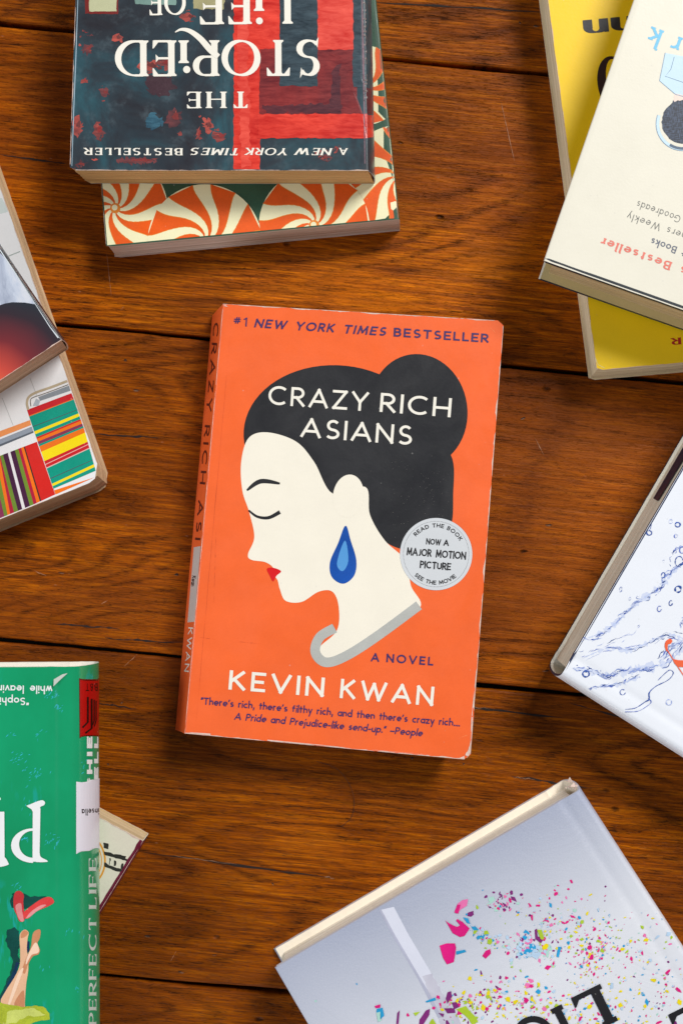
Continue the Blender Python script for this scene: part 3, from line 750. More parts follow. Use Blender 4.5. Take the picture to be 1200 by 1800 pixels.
for x0, y0, x1, y1, m in [(407, 560, 344, 1280, CRD), (352, 1120, 378, 1124, CRD), (420, 1128, 460, 1132, CRD), (800, 1300, 826, 1290, CRS), (860, 575, 878, 592, CRS), (380, 930, 376, 1060, CRD)]:
    pr.add(strip([(x0 + (x1 - x0) * k / 30 + .8 * fbm(k * .4, x0), y0 + (y1 - y0) * k / 30) for k in range(31)], .45, True, 1.5), m, 1.6)
DST = ink((120, 116, 110), .6); rd = random.Random(4)
pr.add([flk for flk in ([(x, y), (x + r_, y + r_ * .3), (x + r_ * .6, y + r_), (x - r_ * .2, y + r_ * .7)] for x, y, r_ in ((rd.gauss(735, 40), rd.gauss(870, 40), rd.uniform(.4, 1.0)) for _ in range(120))) if 640 < flk[0][0] < 788 and 790 < flk[0][1] < 955], DST, 2.5)
pr.done()
st = Print(b, 'round_sticker'); STK = ink((214, 217, 220), .35, .03)
st.add([ell(766, 974, 63.5, 63.5, n=72)], STK, 6, grid=14)
st.add([ell(766 + 57.5 * math.cos(a * math.tau / 150), 974 + 57.5 * math.sin(a * math.tau / 150), .55, .55, n=5) for a in range(150)], BLACK, 8)
st.add(text_arc('READ THE BOOK', (766, 974), 46.8, -84, 7.2, th=.2, track=.34), BLACK, 8)
st.add(text_arc('SEE THE MOVIE', (766, 974), 53.8, 92, 7.2, th=.2, track=.34, flip=True), BLACK, 8)
for s, p0, p1, h in (('NOW', (748.5, 957), (773.5, 959), 11), ('A', (779, 959.3), (787.5, 960), 11), ('MAJOR', (714.5, 976), (757, 979.2), 14), ('MOTION', (765.5, 980), (817.5, 984), 14), ('PICTURE', (737.5, 998.5), (791, 1003), 13.5)):
    st.add(text(s, p0, p1, h, th=.25, tn=.17, track=.30), BLACK, 8)
o = st.done()
if o: o['label'] = 'round pale grey sticker reading now a major motion picture'

# ================================================================== 2. candy swirl paperback under the painted one
GREEN_D = ink((44, 84, 62), .4, .25)
b = paperback('paperback_book', [(702, 385), (619, -394), (125, -346), (187, 434)], 0, 18, GREEN_D, pages((232, 212, 204)), shear=(1, -1), corner=.6, wear=.25, wear_sides=('f',))
finish(b, 'paperback with orange and cream candy swirls, underneath the dark painted paperback')
Qs = [(700, 383), (618, -380), (128, -330), (189, 431)]
pr = Print(b, 'candy_swirl_illustration'); CRM = ink((246, 240, 196), .4, .04); ORG = ink((238, 92, 12), .4, .14); ORG2 = ink((240, 140, 40), .4, .12)
def swirl(cx, cy, r, lvl, ph, tw=.9, n=8, hub=9):
    pr.add([ell(cx, cy, r, r, n=60)], CRM, lvl, Qs, 25)
    w = []
    for k in range(n):
        a0 = ph + k * math.tau / n; a1 = a0 + math.tau / n * .60; l1, l2 = [], []
        for j in range(13):
            f = j / 12; rr = hub * .6 + (r - hub * .6) * f; tws = tw * (1 - f) ** 2
            wd = (.35 + .65 * f ** .7)
            am = (a0 + a1) / 2; hw = (a1 - a0) / 2 * wd * (1 + .15 * fbm(k * 3.1, f * 3, cx))
            l1.append((cx + rr * math.cos(am - hw + tws), cy + rr * math.sin(am - hw + tws)))
            l2.append((cx + rr * math.cos(am + hw + tws), cy + rr * math.sin(am + hw + tws)))
        for j in range(12): w.append([l1[j], l1[j + 1], l2[j + 1], l2[j]])
    cxy = Vector((cx, cy))
    pr.add([[tuple(Vector(q) + (Vector(q) - sum((Vector(z) for z in p), Vector((0, 0))) / len(p)).normalized() * 1.5) for q in p] for p in w], ORG2, lvl + .6, Qs)
    pr.add(w, ORG, lvl + 1.2, Qs)
    pr.add([ell(cx, cy, hub, hub)], ORG2, lvl + 2, Qs); pr.add([ell(cx - 1, cy - 1, hub * .55, hub * .55)], CRM, lvl + 3, Qs)
swirl(203, 366, 92, 1, .2, 1.1); swirl(700, 312, 92, 1, .5, 1.0, hub=7)
swirl(360, 424, 100, 5, .1, 1.3); swirl(552, 396, 97, 5, .4, 1.3)
swirl(640, 150, 70, 1, .3); swirl(230, 60, 110, 1, .6)
pr.done()

# ================================================================== 3. dark painted paperback on top of it
t = NT('painted_cover_print'); o_ = t.tc.outputs['Object']
n1 = t.noise(t.mapping(o_, (26, 20, 20)), 1, 6, 0.65, 0.8); n2 = t.noise(t.mapping(o_, (11, 9, 9), (3, 1, 0)), 1, 3, 0.5); n3 = t.noise(t.mapping(o_, (90, 90, 90)), 1, 4, .7)
col = t.ramp(n1, [(0.30, lin((40, 38, 44))), (0.48, lin((46, 58, 66))), (0.60, lin((46, 82, 92))), (0.74, lin((66, 112, 120)))])
col = t.mix(t.rng(n2, .45, .62, 0, .55), col, lin((52, 44, 50))); col = t.mix(t.rng(n3, .55, .75, 0, .35), col, lin((92, 110, 118)))
PAINT = t.fin(col, t.rng(n3, .3, .7, .26, .42), t.bump(n3, .08, .0004))
b = paperback('paperback_book', [(648, 300), (632, -499), (150, -499), (123, 299)], 18, 20, PAINT, pages((226, 186, 128)), shear=(3.2, -.3), corner=1.5, spine_out=1.2, rim=ink((150, 160, 168), .5),
              warp=lambda u, v: .3 * math.sin(u * 6))
finish(b, 'dark teal and red painted paperback on top of the candy swirl book, lying upside down')
def paint(c1, c2, seed=0, rot=0.2):
    t = NT('brushed_paint_print'); o_ = t.tc.outputs['Object']
    a = t.noise(t.mapping(o_, (120, 480, 60), (seed, seed * 2, 0), (0, 0, rot)), 1, 5, .7, .5); b_ = t.noise(t.mapping(o_, (38, 60, 40), (seed * 3, 0, 0)), 1, 4, .6, .6)
    f = t.rng(t.math('ADD', t.math('MULTIPLY', a, .5), t.math('MULTIPLY', b_, .5)), .36, .64)
    return t.fin(t.mix(f, lin(c1), lin(c2)), t.rng(a, .3, .7, .26, .42), t.bump(a, .2, .0003))
Q3 = [(646.6, 298), (634.5, -300), (142, -300), (125, 297)]
Q3S = [(647.2, 298), (635, -300), (656, -300), (664, 298)]
pr = Print(b, 'cover_illustration')
RED = paint((190, 28, 24), (246, 74, 54), 1); RED2 = paint((206, 46, 38), (246, 92, 74), 2, 1.4); MAR = paint((88, 28, 36), (150, 46, 44), 3); MAR2 = paint((62, 34, 44), (112, 44, 50), 4); TEAL = paint((32, 42, 50), (62, 82, 92), 5, 1.3); TL2 = paint((34, 62, 80), (70, 120, 140), 6)
pr.add([rough([(411, -300), (492, -300), (492, 150), (457, 152), (457, 298), (411, 298)], 1.2, 5, 1)], RED, 1, Q3, 30)
pr.add([rough([(457, 86), (650, 86), (650, 202), (456, 202)], 1.2, 5, 2)], MAR, 2, Q3, 30)
pr.add([rough([(585, 120), (596, 112), (600, 198), (586, 200), (470, 199), (460, 186), (580, 182)], 2.5, 5, 7)], MAR2, 3, Q3, 30)
pr.add([rough([(557, -300), (623, -300), (622, 87), (557, 88)], 1, 5, 3)], RED2, 3, Q3, 30)
pr.add([rough([(491, -300), (558, -300), (558, 152), (492, 151)], 1, 5, 4)], TEAL, 4, Q3, 30)
pr.add([rough([(621, -300), (651, -300), (651, 154), (620, 153)], 1, 5, 5)], TEAL, 4, Q3, 30)
pr.add([rough([(452, 201), (651, 200), (652, 243), (452, 243)], 1.2, 5, 6)], RED, 4, Q3, 30)
pr.add([[(640, 201), (670, 201), (670, 243), (640, 243)]], RED, 2, Q3S, 3); pr.add([[(640, 154), (670, 154), (670, 201), (640, 201)]], MAR2, 2, Q3S, 3)
pr.add([rough([(417, 60), (436, 0), (440, 290), (424, 296)], 3, 6, 8)], RED2, 2, Q3, 30)
RB = [paint((84, 50, 54), (180, 80, 70), 11, .8), paint((66, 48, 54), (130, 66, 66), 12), paint((110, 56, 56), (206, 92, 78), 13, 2)]
rb = [(150, 62, 11, 9), (154, 85, 11, 8), (207, 66, 6, 9), (148, 142, 7, 6), (184, 163, 7, 6), (137, 222, 7, 18), (173, 230, 8, 16), (305, 208, 13, 16), (366, 222, 9, 13), (385, 240, 12, 9), (238, 283, 38, 6), (262, 116, 18, 8), (288, 112, 14, 8),
      (140, 289, 12, 5), (562, 268, 6, 5), (590, 262, 4, 4), (570, 278, 10, 4), (330, 30, 14, 7), (350, 236, 5, 10)]
rs0 = random.Random(9)
for i, (x, y, rx, ry) in enumerate(rb):
    m = RB[i % 3]
    pr.add([rough(ell(x, y, rx, ry, n=14), 4.5, 2, i * 3.3, .3)], m, 1, Q3)
    for q_ in range(4): pr.add([rough(ell(x + rs0.gauss(0, rx * .8), y + rs0.gauss(0, ry * .8), rx * rs0.uniform(.15, .35), ry * rs0.uniform(.1, .3), n=9), 1.6, 2, i * 2.3 + q_, .3)], RB[(i + q_) % 3], 1.5, Q3)
    pr.add([rough(ell(x + rx * .3, y - ry * .2, rx * .45, ry * .4, n=10), 2, 3, i * 5.3, .3)], ink((150 - 20 * (i % 3), 52, 50), .34, .3), 2, Q3)
pr.add([rough(ell(282, 150, 26, 20), 5, 5, 3)], ink((74, 50, 58), .34, .3), 1, Q3)
pr.add([rough(ell(272, 213, 16, 12), 5, 5, 8)], TL2, 1, Q3)
pr.add([rough([(149, -30), (209, -30), (208, 25), (150, 24)], .8, 5, 3)], ink((120, 34, 30), .34), 1, Q3)
pr.add([rough([(156, -30), (206, -30), (205, 20), (157, 20)], .6, 5, 3)], ink((196, 196, 156), .34, .1), 2, Q3)
pr.add([rough([(235, -30), (312, -30), (310, 9), (237, 7)], 1.5, 5, 3)], ink((120, 150, 140), .34, .2), 1, Q3)
pr.add([rough([(338, -30), (396, -30), (394, 17), (340, 15)], 1.5, 5, 3)], ink((172, 164, 120), .34, .2), 1, Q3)
pr.add(strip([(127, 292), (130, 200), (134, 100), (137.5, 0), (141, -120)], lambda q: 1.4, jit=.5), ink((166, 190, 204), .3), 5)
pr.add(strip([(641, 288), (640, 200), (638, 100), (636, 0)], lambda q: 1.6, jit=.9), ink((150, 120, 130), .3, .4), 6)
pr.done()
pr = Print(b, 'cover_lettering'); SF = dict(th=.19, tn=.05, nib=.15, serif=.15, st=.045)
pr.add(text('THE', (436, 161), (328, 161.5), 29, th=.2, tn=.06, nib=.1, serif=.16, st=.05, track=.52), IVORY, 6)
def sm(ch):  # small capital i with a dot
    return None
G['|'] = (.12, [[(.06, 0), (.06, .62)]])
pr.add(text('STOP|ED', (562, 70), (205, 71.5), 63, track=.30, **SF), IVORY, 6)
pr.add([ell(328.5, 122.5, 6.3, 6.3)], IVORY, 7)
leg = spline([(384, 100), (370, 88), (352, 68), (334, 55), (319, 52), (308, 57)], 10, False)
pr.add(strip(leg, lambda q: 12 * math.sin(math.pi * min(1, q * .8 + .2)) ** .7 * (1 - q * .6) + 1), IVORY, 7.4)
pr.add(text('L|FE', (508, -21), (350, -20), 63, track=.30, **SF), IVORY, 6)
pr.add([ell(456, 37, 6, 6)], IVORY, 7)
pr.add(text('OF', (325, -18), (262, -17), 44, track=.34, **SF), IVORY, 6)
for s, a, c, sl in (('A', 610, 597, 0), ('NEW', 583, 522, .22), ('YORK', 506, 434, .22), ('TIMES', 422, 338, .22), ('BESTSELLER', 320, 149, 0)):
    pr.add(text(s, (a, 260.7), (c, 260), 12.5, th=.22, tn=.09, nib=.1, serif=.14, st=.08, slant=sl, track=.42), IVORY, 6)
pr.add(text('THE STORIED LIFE', (645.5, 178), (641.5, -60), 7, th=.16, tn=.08, serif=.12, st=.07, track=.3), ink((120, 106, 104), .4), 6)
pr.done()

# ================================================================== 4. yellow paperback, upper right
YEL = ink((252, 208, 0), .40, .04)
b = paperback('paperback_book', [(1563, 606), (1460, -170), (945, -132), (1048, 651)], 0, 22, YEL, pages((246, 230, 196)), shear=(.4, -1.6), corner=1.2, wear=.35)
finish(b, 'bright yellow paperback with black and red lettering, underneath the cream hardcover')
pr = Print(b, 'cover_lettering')
pr.add(text('nn', (1112, 27.5), (1027, 35.5), 37, th=.27, tn=.07, nib=.05, serif=.13, st=.07, track=.34), BLACK, 3)
o1, o2 = ell(1080, 150, 30, 52, -12, n=40), ell(1083, 150, 17, 47, -12, n=40)
pr.add([[o1[i], o1[(i + 1) % 40], o2[(i + 1) % 40], o2[i]] for i in range(40)], ink((40, 14, 20), .4), 3)
pr.add(text('SELLER', (1290, 585), (1179, 594.5), 12, th=.24, tn=.1, serif=.14, st=.08, track=.4), ink((178, 30, 22), .4), 3)
pr.add(strip([(1046, 630), (1050, 641), (1062, 647)], 1.0), ink((240, 226, 150), .4), 3)
pr.done()

# ================================================================== 5. cream hardcover on top of the yellow one
CREAM = ink((238, 232, 214), .38, .02); DARKB = ink((30, 38, 46), .5, .2)
b = hardcover('hardcover_book', [(1494, 649), (1771, -154), (1232, -345), (955, 458)], 22, 30, CREAM, DARKB, pages((214, 190, 148)), shear=(2.0, -1.8), over=4, bt=2.4, endp=ink((206, 186, 130), .6), pbulge=1.2)
EDGE5 = [(955.5, 458.5), (1494, 649.5)]
finish(b, 'cream hardcover with pale blue drawing, on top of the yellow paperback')
pr = Print(b, 'cover_illustration')
pr.add([[(956.6, 456.6), (1300, 578.3), (1301.6, 573.8), (958.2, 452.1)]], DARKB, 2, None, 6)
OUT = ink((120, 150, 180), .4); PB = ink((206, 232, 244), .4, .03)
pr.add([[(1168, 93), (1158, 142), (1186, 166), (1230, 178), (1290, 186), (1310, 120)]], PB, 1)
pr.add(strip([(1168, 93), (1158, 142), (1186, 166), (1230, 178)], 1.1), OUT, 2)
pr.add(strip([(1184, 100), (1178, 122), (1168, 134), (1200, 145), (1240, 156)], 1.0), OUT, 2)
pr.add([[(1184, 164), (1230, 174), (1228, 200), (1182, 186)]], ink((244, 222, 208), .4), 1.5)
pr.add(strip(ell(1199, 218, 44, 44, 0, 80, 200, 24), 5), PB, 2); pr.add(strip(ell(1199, 218, 47, 47, 0, 80, 200, 24), 1.0), OUT, 3)
pr.add(strip(ell(1199, 218, 43, 43, 0, 84, 122, 12), 4.5), ink((86, 106, 130), .4), 4)
t = NT('hatched_drawing_ink'); o_ = t.tc.outputs['Object']
hn = t.noise(t.mapping(o_, (400, 2200, 1)), 1, 2); hn2 = t.noise(t.mapping(o_, (2200, 400, 1)), 1, 2)
HAT = t.fin(t.mix(t.rng(t.math('ADD', hn, hn2), .9, 1.15, 0, 1), lin((24, 32, 48)), lin((70, 84, 108))), .4)
hd = rough(ell(1202, 214, 40, 39, 0, n=30), 1.0, 4, 2); pr.add([hd, [(1178, 190), (1182, 176), (1188, 184), (1196, 178), (1200, 186), (1215, 180), (1230, 200), (1200, 220)]], HAT, 3)
pr.done()
pr = Print(b, 'cover_lettering'); SL = dict(th=.13, tn=.10, serif=.14, st=.09)
pr.add(text('rk', (1197, 66), (1147, 47), 35, th=.15, tn=.11, serif=.12, st=.1, track=.7), ink((120, 200, 236), .4), 3)
pr.add(text('es Bestseller', (1222, 476), (1058, 417), 15.5, th=.2, tn=.15, serif=.14, st=.13, track=.42), ink((240, 128, 112), .4), 3)
pr.add(text('est Books', (1222, 446), (1146, 418), 13, th=.16, tn=.13, track=.3), ink((104, 110, 126), .4), 3)
pr.add(text('lishers Weekly', (1222, 416), (1104, 374), 13, th=.10, tn=.08, track=.34), ink((112, 112, 108), .4), 3)
pr.add(text('Goodreads', (1196, 380), (1121, 353), 13, th=.10, tn=.08, track=.34), ink((112, 112, 108), .4), 3)
pr.done()

# ================================================================== 6. white hardcover with blue water splash, right
SPL = ink((240, 243, 250), .30, .015)
b = hardcover('hardcover_book', [(990, 1180), (1738, 1660), (2030, 1159), (1282, 679)], 0, 38, SPL, ink((36, 44, 66), .5, .2), pages((255, 250, 232)), shear=(.5, 2.6), bulge=4.5, over=1.3, bt=2.2, endp=ink((252, 246, 234), .6), hinge=.5)
finish(b, 'white hardcover with a blue water splash on its jacket, at the right edge')
pr = Print(b, 'splash_illustration'); BL = [ink((40, 84, 170), .3, .3), ink((92, 116, 200), .3, .3), ink((150, 168, 222), .3, .2), ink((24, 70, 140), .3, .3)]
def z5(x, y): return (1000 + x / 4.5, 900 + y / 4.5)
pr.add([[(991, 1177.5), (1281, 680.5), (1284, 682.2), (993.6, 1179)]], ink((30, 44, 80), .4), 1, None, 14)
rs = random.Random(3)
def splash(path, n, spread, wmax, seed):
    pp = spline([z5(*p) for p in path], 14, False); q = {0: [], 1: [], 2: [], 3: []}
    for k in range(n):
        i0 = rs.randrange(0, len(pp) - 3); ln = rs.randrange(3, 12); off = rs.gauss(0, spread); pts = []
        for i in range(i0, min(len(pp), i0 + ln)):
            a = pp[max(0, i - 1)]; c = pp[min(len(pp) - 1, i + 1)]; d = Vector((c[0] - a[0], c[1] - a[1]))
            d = d.normalized() if d.length else Vector((1, 0))
            o3 = off + 4.0 * fbm(i * .22, k * .71, seed) + 1.6 * fbm(i * .7, k * .3, seed + 3)
            pts.append((pp[i][0] - d.y * o3, pp[i][1] + d.x * o3))
        if len(pts) > 2: q[rs.choice((0, 1, 1, 2, 2, 2, 3))] += strip(pts, rs.uniform(.35, 1) * wmax, True, .6, k)
    for k, v in q.items():
        if v: pr.add(v, BL[k], 2 + k)
WSH = ink((214, 222, 244), .3, .03); WS2 = ink((196, 208, 240), .3, .05)
for path, w_ in (([(20, 1235), (120, 1250), (300, 1290), (540, 1240), (760, 1200), (900, 1060), (1000, 950)], 9), ([(90, 1015), (300, 930), (520, 730), (720, 590), (850, 440), (1000, 350)], 8), ([(100, 1160), (300, 1080), (480, 1090), (760, 980), (900, 1000)], 6), ([(150, 1395), (400, 1360), (560, 1300)], 6), ([(700, 1190), (850, 1040), (930, 1000)], 7)):
    pp = spline([z5(*p) for p in path], 20, False)
    pr.add(strip(pp, lambda q: w_ * (.5 + .5 * abs(math.sin(q * 9))), True, 1.6, w_), WSH, .6, None, None); pr.add(strip([(x + 1.5, y - 1) for x, y in pp[6:-8]], lambda q: w_ * .3 * abs(math.sin(q * 23)), True, 2.0, w_ + 3), WS2, 1.2)
splash([(30, 1240), (120, 1240), (220, 1260), (300, 1300), (420, 1260), (540, 1240), (640, 1240), (760, 1200), (900, 1050), (1000, 950)], 70, 2.4, 2.0, 1)
splash([(90, 1020), (200, 1000), (300, 930), (400, 830), (520, 730), (640, 670), (720, 590), (760, 500), (850, 440), (930, 400), (1050, 330)], 70, 1.8, 1.8, 2)
splash([(60, 1090), (240, 1050), (420, 980), (560, 900)], 10, 5, .9, 3)
splash([(100, 1160), (300, 1080), (480, 1090), (640, 1030), (760, 980), (900, 1000)], 26, 3.5, 1.2, 4)
splash([(150, 1395), (260, 1380), (400, 1360), (470, 1320), (560, 1300)], 24, 1.6, 1.8, 5)
splash([(700, 1190), (780, 1090), (850, 1040), (930, 1000)], 30, 3, 1.6, 6)
splash([(880, 920), (890, 850), (960, 800)], 12, 1.5, 1.3, 8)
splash([(790, 430), (800, 350), (850, 290), (930, 250)], 16, 1.5, 1.4, 9)
pr.add(strip(spline([z5(*p) for p in [(440, 1560), (520, 1550), (600, 1500), (630, 1480), (630, 1430), (680, 1380), (760, 1340), (800, 1310), (820, 1270), (790, 1250), (740, 1290), (700, 1330)]], 8, False), lambda q: 1.1 + 1.3 * math.exp(-((q - .28) / .1) ** 2), jit=.5), BL[0], 6)
pr.add(strip(spline([z5(*p) for p in [(440, 1580), (540, 1575), (620, 1530), (645, 1500), (620, 1470)]], 8, False), 1.0, jit=.5), BL[1], 6)
for x, y, rx, ry, w_, m in [(405, 612, 9, 20, 1.0, 0), (477, 686, 8, 12, .7, 2), (540, 675, 12, 10, .6, 2), (800, 720, 13, 20, 1.3, 0), (420, 1425, 21, 22, 1.4, 0), (785, 1505, 22, 22, 1.0, 2), (630, 165, 20, 18, 1.4, 0), (840, 190, 12, 15, 1.1, 1),
                            (855, 100, 20, 18, 1.4, 0), (800, 75, 14, 16, .5, 2), (858, 610, 24, 24, 2.2, 0), (745, 390, 10, 10, .5, 2), (130, 1280, 26, 24, 2.4, 0), (710, 765, 16, 22, 1.0, 1), (865, 390, 30, 40, 1.3, 0), (890, 300, 20, 26, 1.2, 1), (740, 500, 14, 22, 1.2, 0)]:
    c = z5(x, y); pr.add(strip(ell(c[0], c[1], rx / 4.5, ry / 4.5, 10, 0, rs.choice((300, 340, 359)), 18), w_, jit=.8, seed=x), BL[m], 7)
pr.add(strip([z5(648, 95), z5(640, 130), z5(625, 150)], .9), BL[0], 7)
pr.done()
pr = Print(b, 'cover_lettering'); COR = ink((246, 106, 66), .35)
pr.add([spline([z5(*p) for p in [(752, 1060), (762, 1020), (795, 1002), (812, 1020), (798, 1042), (778, 1048), (775, 1090), (765, 1100)]], 6)] + strip([z5(768, 1085), z5(820, 1168), z5(880, 1260), z5(940, 1350)], 1.6)
       + [spline([z5(*p) for p in [(818, 1166), (870, 1172), (1000, 1176), (1100, 1230), (1090, 1260), (1000, 1230), (860, 1222)]], 5)], COR, 9)
pr.done()
pr = Print(b, 'endpaper_flap', target=b.pages)
pr.add([[(1149, 877), (1157, 882), (1200, 812), (1220, 778), (1211, 770)]], ink((20, 30, 56), .45, .1), 22, None, 5); pr.done()

# ================================================================== 7. silver hardcover with confetti, lower right
t = NT('silver_jacket_print'); o_ = t.tc.outputs['Object']
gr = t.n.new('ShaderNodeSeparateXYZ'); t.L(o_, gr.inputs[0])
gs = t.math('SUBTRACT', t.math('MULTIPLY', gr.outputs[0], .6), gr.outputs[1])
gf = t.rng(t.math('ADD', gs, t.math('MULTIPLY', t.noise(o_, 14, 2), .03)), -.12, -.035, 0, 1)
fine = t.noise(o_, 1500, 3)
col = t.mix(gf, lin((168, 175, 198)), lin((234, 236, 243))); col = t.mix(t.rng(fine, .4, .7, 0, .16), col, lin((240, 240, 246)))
crk = t.noise(t.mapping(o_, (30, 30, 30)), 1, 6, .7, 1.2)
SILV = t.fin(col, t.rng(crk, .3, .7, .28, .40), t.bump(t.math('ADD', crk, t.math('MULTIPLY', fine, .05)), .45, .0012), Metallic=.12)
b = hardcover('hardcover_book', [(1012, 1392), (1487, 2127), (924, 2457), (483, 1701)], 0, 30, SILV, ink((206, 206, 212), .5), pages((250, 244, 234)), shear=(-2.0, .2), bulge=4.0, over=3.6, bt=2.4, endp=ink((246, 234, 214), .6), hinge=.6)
finish(b, 'silver hardcover scattered with coloured confetti and black lettering, at the lower right')
pr = Print(b, 'confetti_illustration')
SW = ink((222, 224, 238), .35, .04); SG = ink((184, 186, 206), .35, .1)
pr.add([[(666, 1600), (692, 1594), (716, 1640), (762, 1718), (796, 1776), (826, 1830), (800, 1850), (770, 1790), (735, 1722), (690, 1646)]], SW, 1, None, 12)
pr.add([[(666, 1600), (670, 1599), (694, 1644), (740, 1722), (752, 1742), (776, 1788), (770, 1790), (735, 1722), (690, 1646)]], SG, 2)
t = NT('printed_stick_foot'); STF = t.fin(t.mix(t.noise(t.tc.outputs['Object'], 120, 4), lin((172, 168, 188)), lin((222, 222, 232))), .4)
pr.add([rough([(742, 1716), (758, 1712), (772, 1736), (800, 1780), (826, 1830), (800, 1850), (770, 1790)], 1.5, 5, 2)], STF, 1.6)
MG, CY, YE, PU, LI, PK, LB = [ink(c, .35, .15) for c in ((226, 24, 128), (40, 160, 214), (244, 220, 20), (130, 40, 120), (176, 204, 50), (240, 120, 180), (186, 212, 236))]
LG = ink((176, 218, 206), .35)
rc = random.Random(11)
def flake(x, y, r, m, lvl, el=None):
    n = rc.choice((4, 5, 6, 7)); a = rc.random() * math.tau; k = el or rc.uniform(.35, .95); pts = []
    for i in range(n):
        q = math.tau * i / n + rc.uniform(-.3, .3); rr = r * rc.uniform(.6, 1.15); X_, Y_ = rr * math.cos(q), rr * k * math.sin(q)
        pts.append((x + X_ * math.cos(a) - Y_ * math.sin(a), y + X_ * math.sin(a) + Y_ * math.cos(a)))
    return pts
def add_flakes(L_):
    d = {}
    for p, m in L_: d.setdefault(m, []).append(p)
    for i, (m, ps) in enumerate(d.items()): pr.add(ps, m, 3 + i * .6)
pr.add([[(782, 1617), (786, 1621), (797, 1627), (803, 1629), (808, 1626), (801, 1618), (803, 1615), (812, 1620), (825, 1632), (816, 1645), (808, 1647), (795, 1640)]], MG, 8)
pr.add([[(772, 1662), (784, 1658), (799, 1658), (801, 1666), (799, 1680), (797, 1691), (785, 1695), (778, 1683)]], MG, 8)
pr.add([[(847, 1680), (853, 1671), (861, 1668), (862, 1676), (853, 1685)]], MG, 8)
pr.add([[(798, 1602), (804, 1588), (812, 1582), (810, 1598), (802, 1606)], [(812, 1582), (822, 1580), (820, 1592), (810, 1598)]], PK, 8)
pr.add([[(798, 1604), (803, 1590), (809, 1590), (805, 1606)]], MG, 8.5)
pr.add([[(813, 1612), (822, 1614), (826, 1624), (820, 1622)], [(827, 1628), (836, 1629), (841, 1635), (832, 1635)], [(801, 1672), (816, 1669), (819, 1673), (802, 1678)], [(747, 1760), (764, 1753), (766, 1758), (750, 1762)]], CY, 8)
pr.add([[(658, 1768), (668, 1765), (668, 1771), (660, 1772)]], MG, 8); pr.add([[(662, 1773), (672, 1771), (675, 1785), (668, 1792), (668, 1778), (661, 1780)]], CY, 8); pr.add([[(661, 1780), (668, 1778), (670, 1794), (664, 1796)]], LG, 8)
pr.add([[(696, 1800), (698, 1780), (702, 1776), (700, 1800)], [(735, 1810), (737, 1792), (748, 1776), (755, 1773), (754, 1784), (744, 1800)], [(783, 1755), (786, 1744), (792, 1742), (794, 1752), (786, 1764)], [(793, 1762), (802, 1761), (806, 1770), (798, 1774)], [(780, 1772), (798, 1772), (800, 1780), (786, 1781)], [(770, 1780), (780, 1782), (778, 1788)]], PU, 8)
pr.add([[(801, 1774), (818, 1768), (824, 1776), (836, 1788), (840, 1797), (828, 1796), (816, 1784)], [(755, 1796), (760, 1790), (766, 1800), (752, 1806)], [(726, 1780), (738, 1778), (730, 1786)]], LI, 8)
pr.add([[(939, 1634), (943, 1632), (944, 1645), (953, 1653), (950, 1658), (940, 1650)]], PU, 8); pr.add([[(943, 1634), (951, 1634), (956, 1650), (950, 1652)]], LI, 8)
pr.add([flake(957, 1664, 7, YE, 3, .7), flake(1093, 1669, 5, YE, 3, .7), flake(1134, 1652, 5.5, YE, 3, .8), flake(1108, 1654, 4, YE, 3), flake(1031, 1605, 5, YE, 3), flake(1036, 1573, 4, YE, 3, .5), flake(1011, 1638, 5.5, YE, 3, .5), flake(1147, 1723, 6, YE, 3, .7), flake(1193, 1762, 7, YE, 3, .7)], YE, 8)
pr.add([strip([(982, 1665), (979, 1680), (985, 1664)], 3)[0], [(980, 1664), (986, 1664), (981, 1683), (977, 1681)], flake(998, 1657, 4, CY, 3)], CY, 8)
pr.add([flake(934, 1612, 7, MG, 3), flake(989, 1622, 6, MG, 3, .4), flake(1006, 1611, 6, MG, 3, .4), flake(976, 1571, 5, MG, 3, .6), flake(1035, 1666, 6, MG, 3), flake(1039, 1682, 7, MG, 3, .6), flake(1173, 1708, 7, MG, 3, .5), flake(1191, 1740, 7, MG, 3, .5), flake(972, 1693, 5, MG, 3, .5), flake(945, 1592, 5, MG, 3, .5)], MG, 8)
fl = []
def cluster(cx, cy, sx, sy, rot, n, mats, r0=.8, r1=2.8):
    for _ in range(int(n * 2.0)):
        a, c = rc.gauss(0, sx), rc.gauss(0, sy); q = math.radians(rot)
        fl.append((flake(cx + a * math.cos(q) - c * math.sin(q), cy + a * math.sin(q) + c * math.cos(q), rc.uniform(r0, r1) * rc.choice((.6, .8, 1, 1, 1.5)) * 1.15, None, 3), rc.choice(mats)))
ALL = [MG, MG, CY, YE, PU, LI, PK, LB, LG]
cluster(880, 1585, 14, 9, -15, 26, [PU, PU, MG, LG, PK], 1, 5)
cluster(850, 1645, 16, 8, 40, 26, [CY, LB, LI, MG], 1, 4)
cluster(920, 1665, 26, 13, 10, 46, [LB, LG, PU, CY, PK, LB], 1.5, 6)
cluster(980, 1640, 36, 30, 0, 60, ALL, 1, 3.5)
cluster(1035, 1680, 20, 26, 30, 70, [MG, MG, PK, YE, LI, CY], .8, 3)
cluster(1075, 1650, 34, 26, 0, 50, ALL, .8, 2.6)
cluster(900, 1755, 50, 22, 0, 90, [MG, MG, YE, YE, CY, LI, PK, LB, PU], 1, 4)
cluster(820, 1765, 26, 14, 0, 40, [PU, MG, PU, LI, YE], 1, 4.5)
cluster(1040, 1775, 50, 22, 0, 70, [YE, YE, YE, MG, CY, LB], 1, 4)
cluster(1140, 1720, 40, 46, 0, 60, ALL, .8, 3.4)
cluster(1165, 1640, 20, 30, 0, 16, [LB, PK, LG], 1, 3.5)
cluster(960, 1600, 60, 26, 0, 30, ALL, .8, 3)
cluster(940, 1860, 130, 60, 0, 120, ALL, 1, 5)
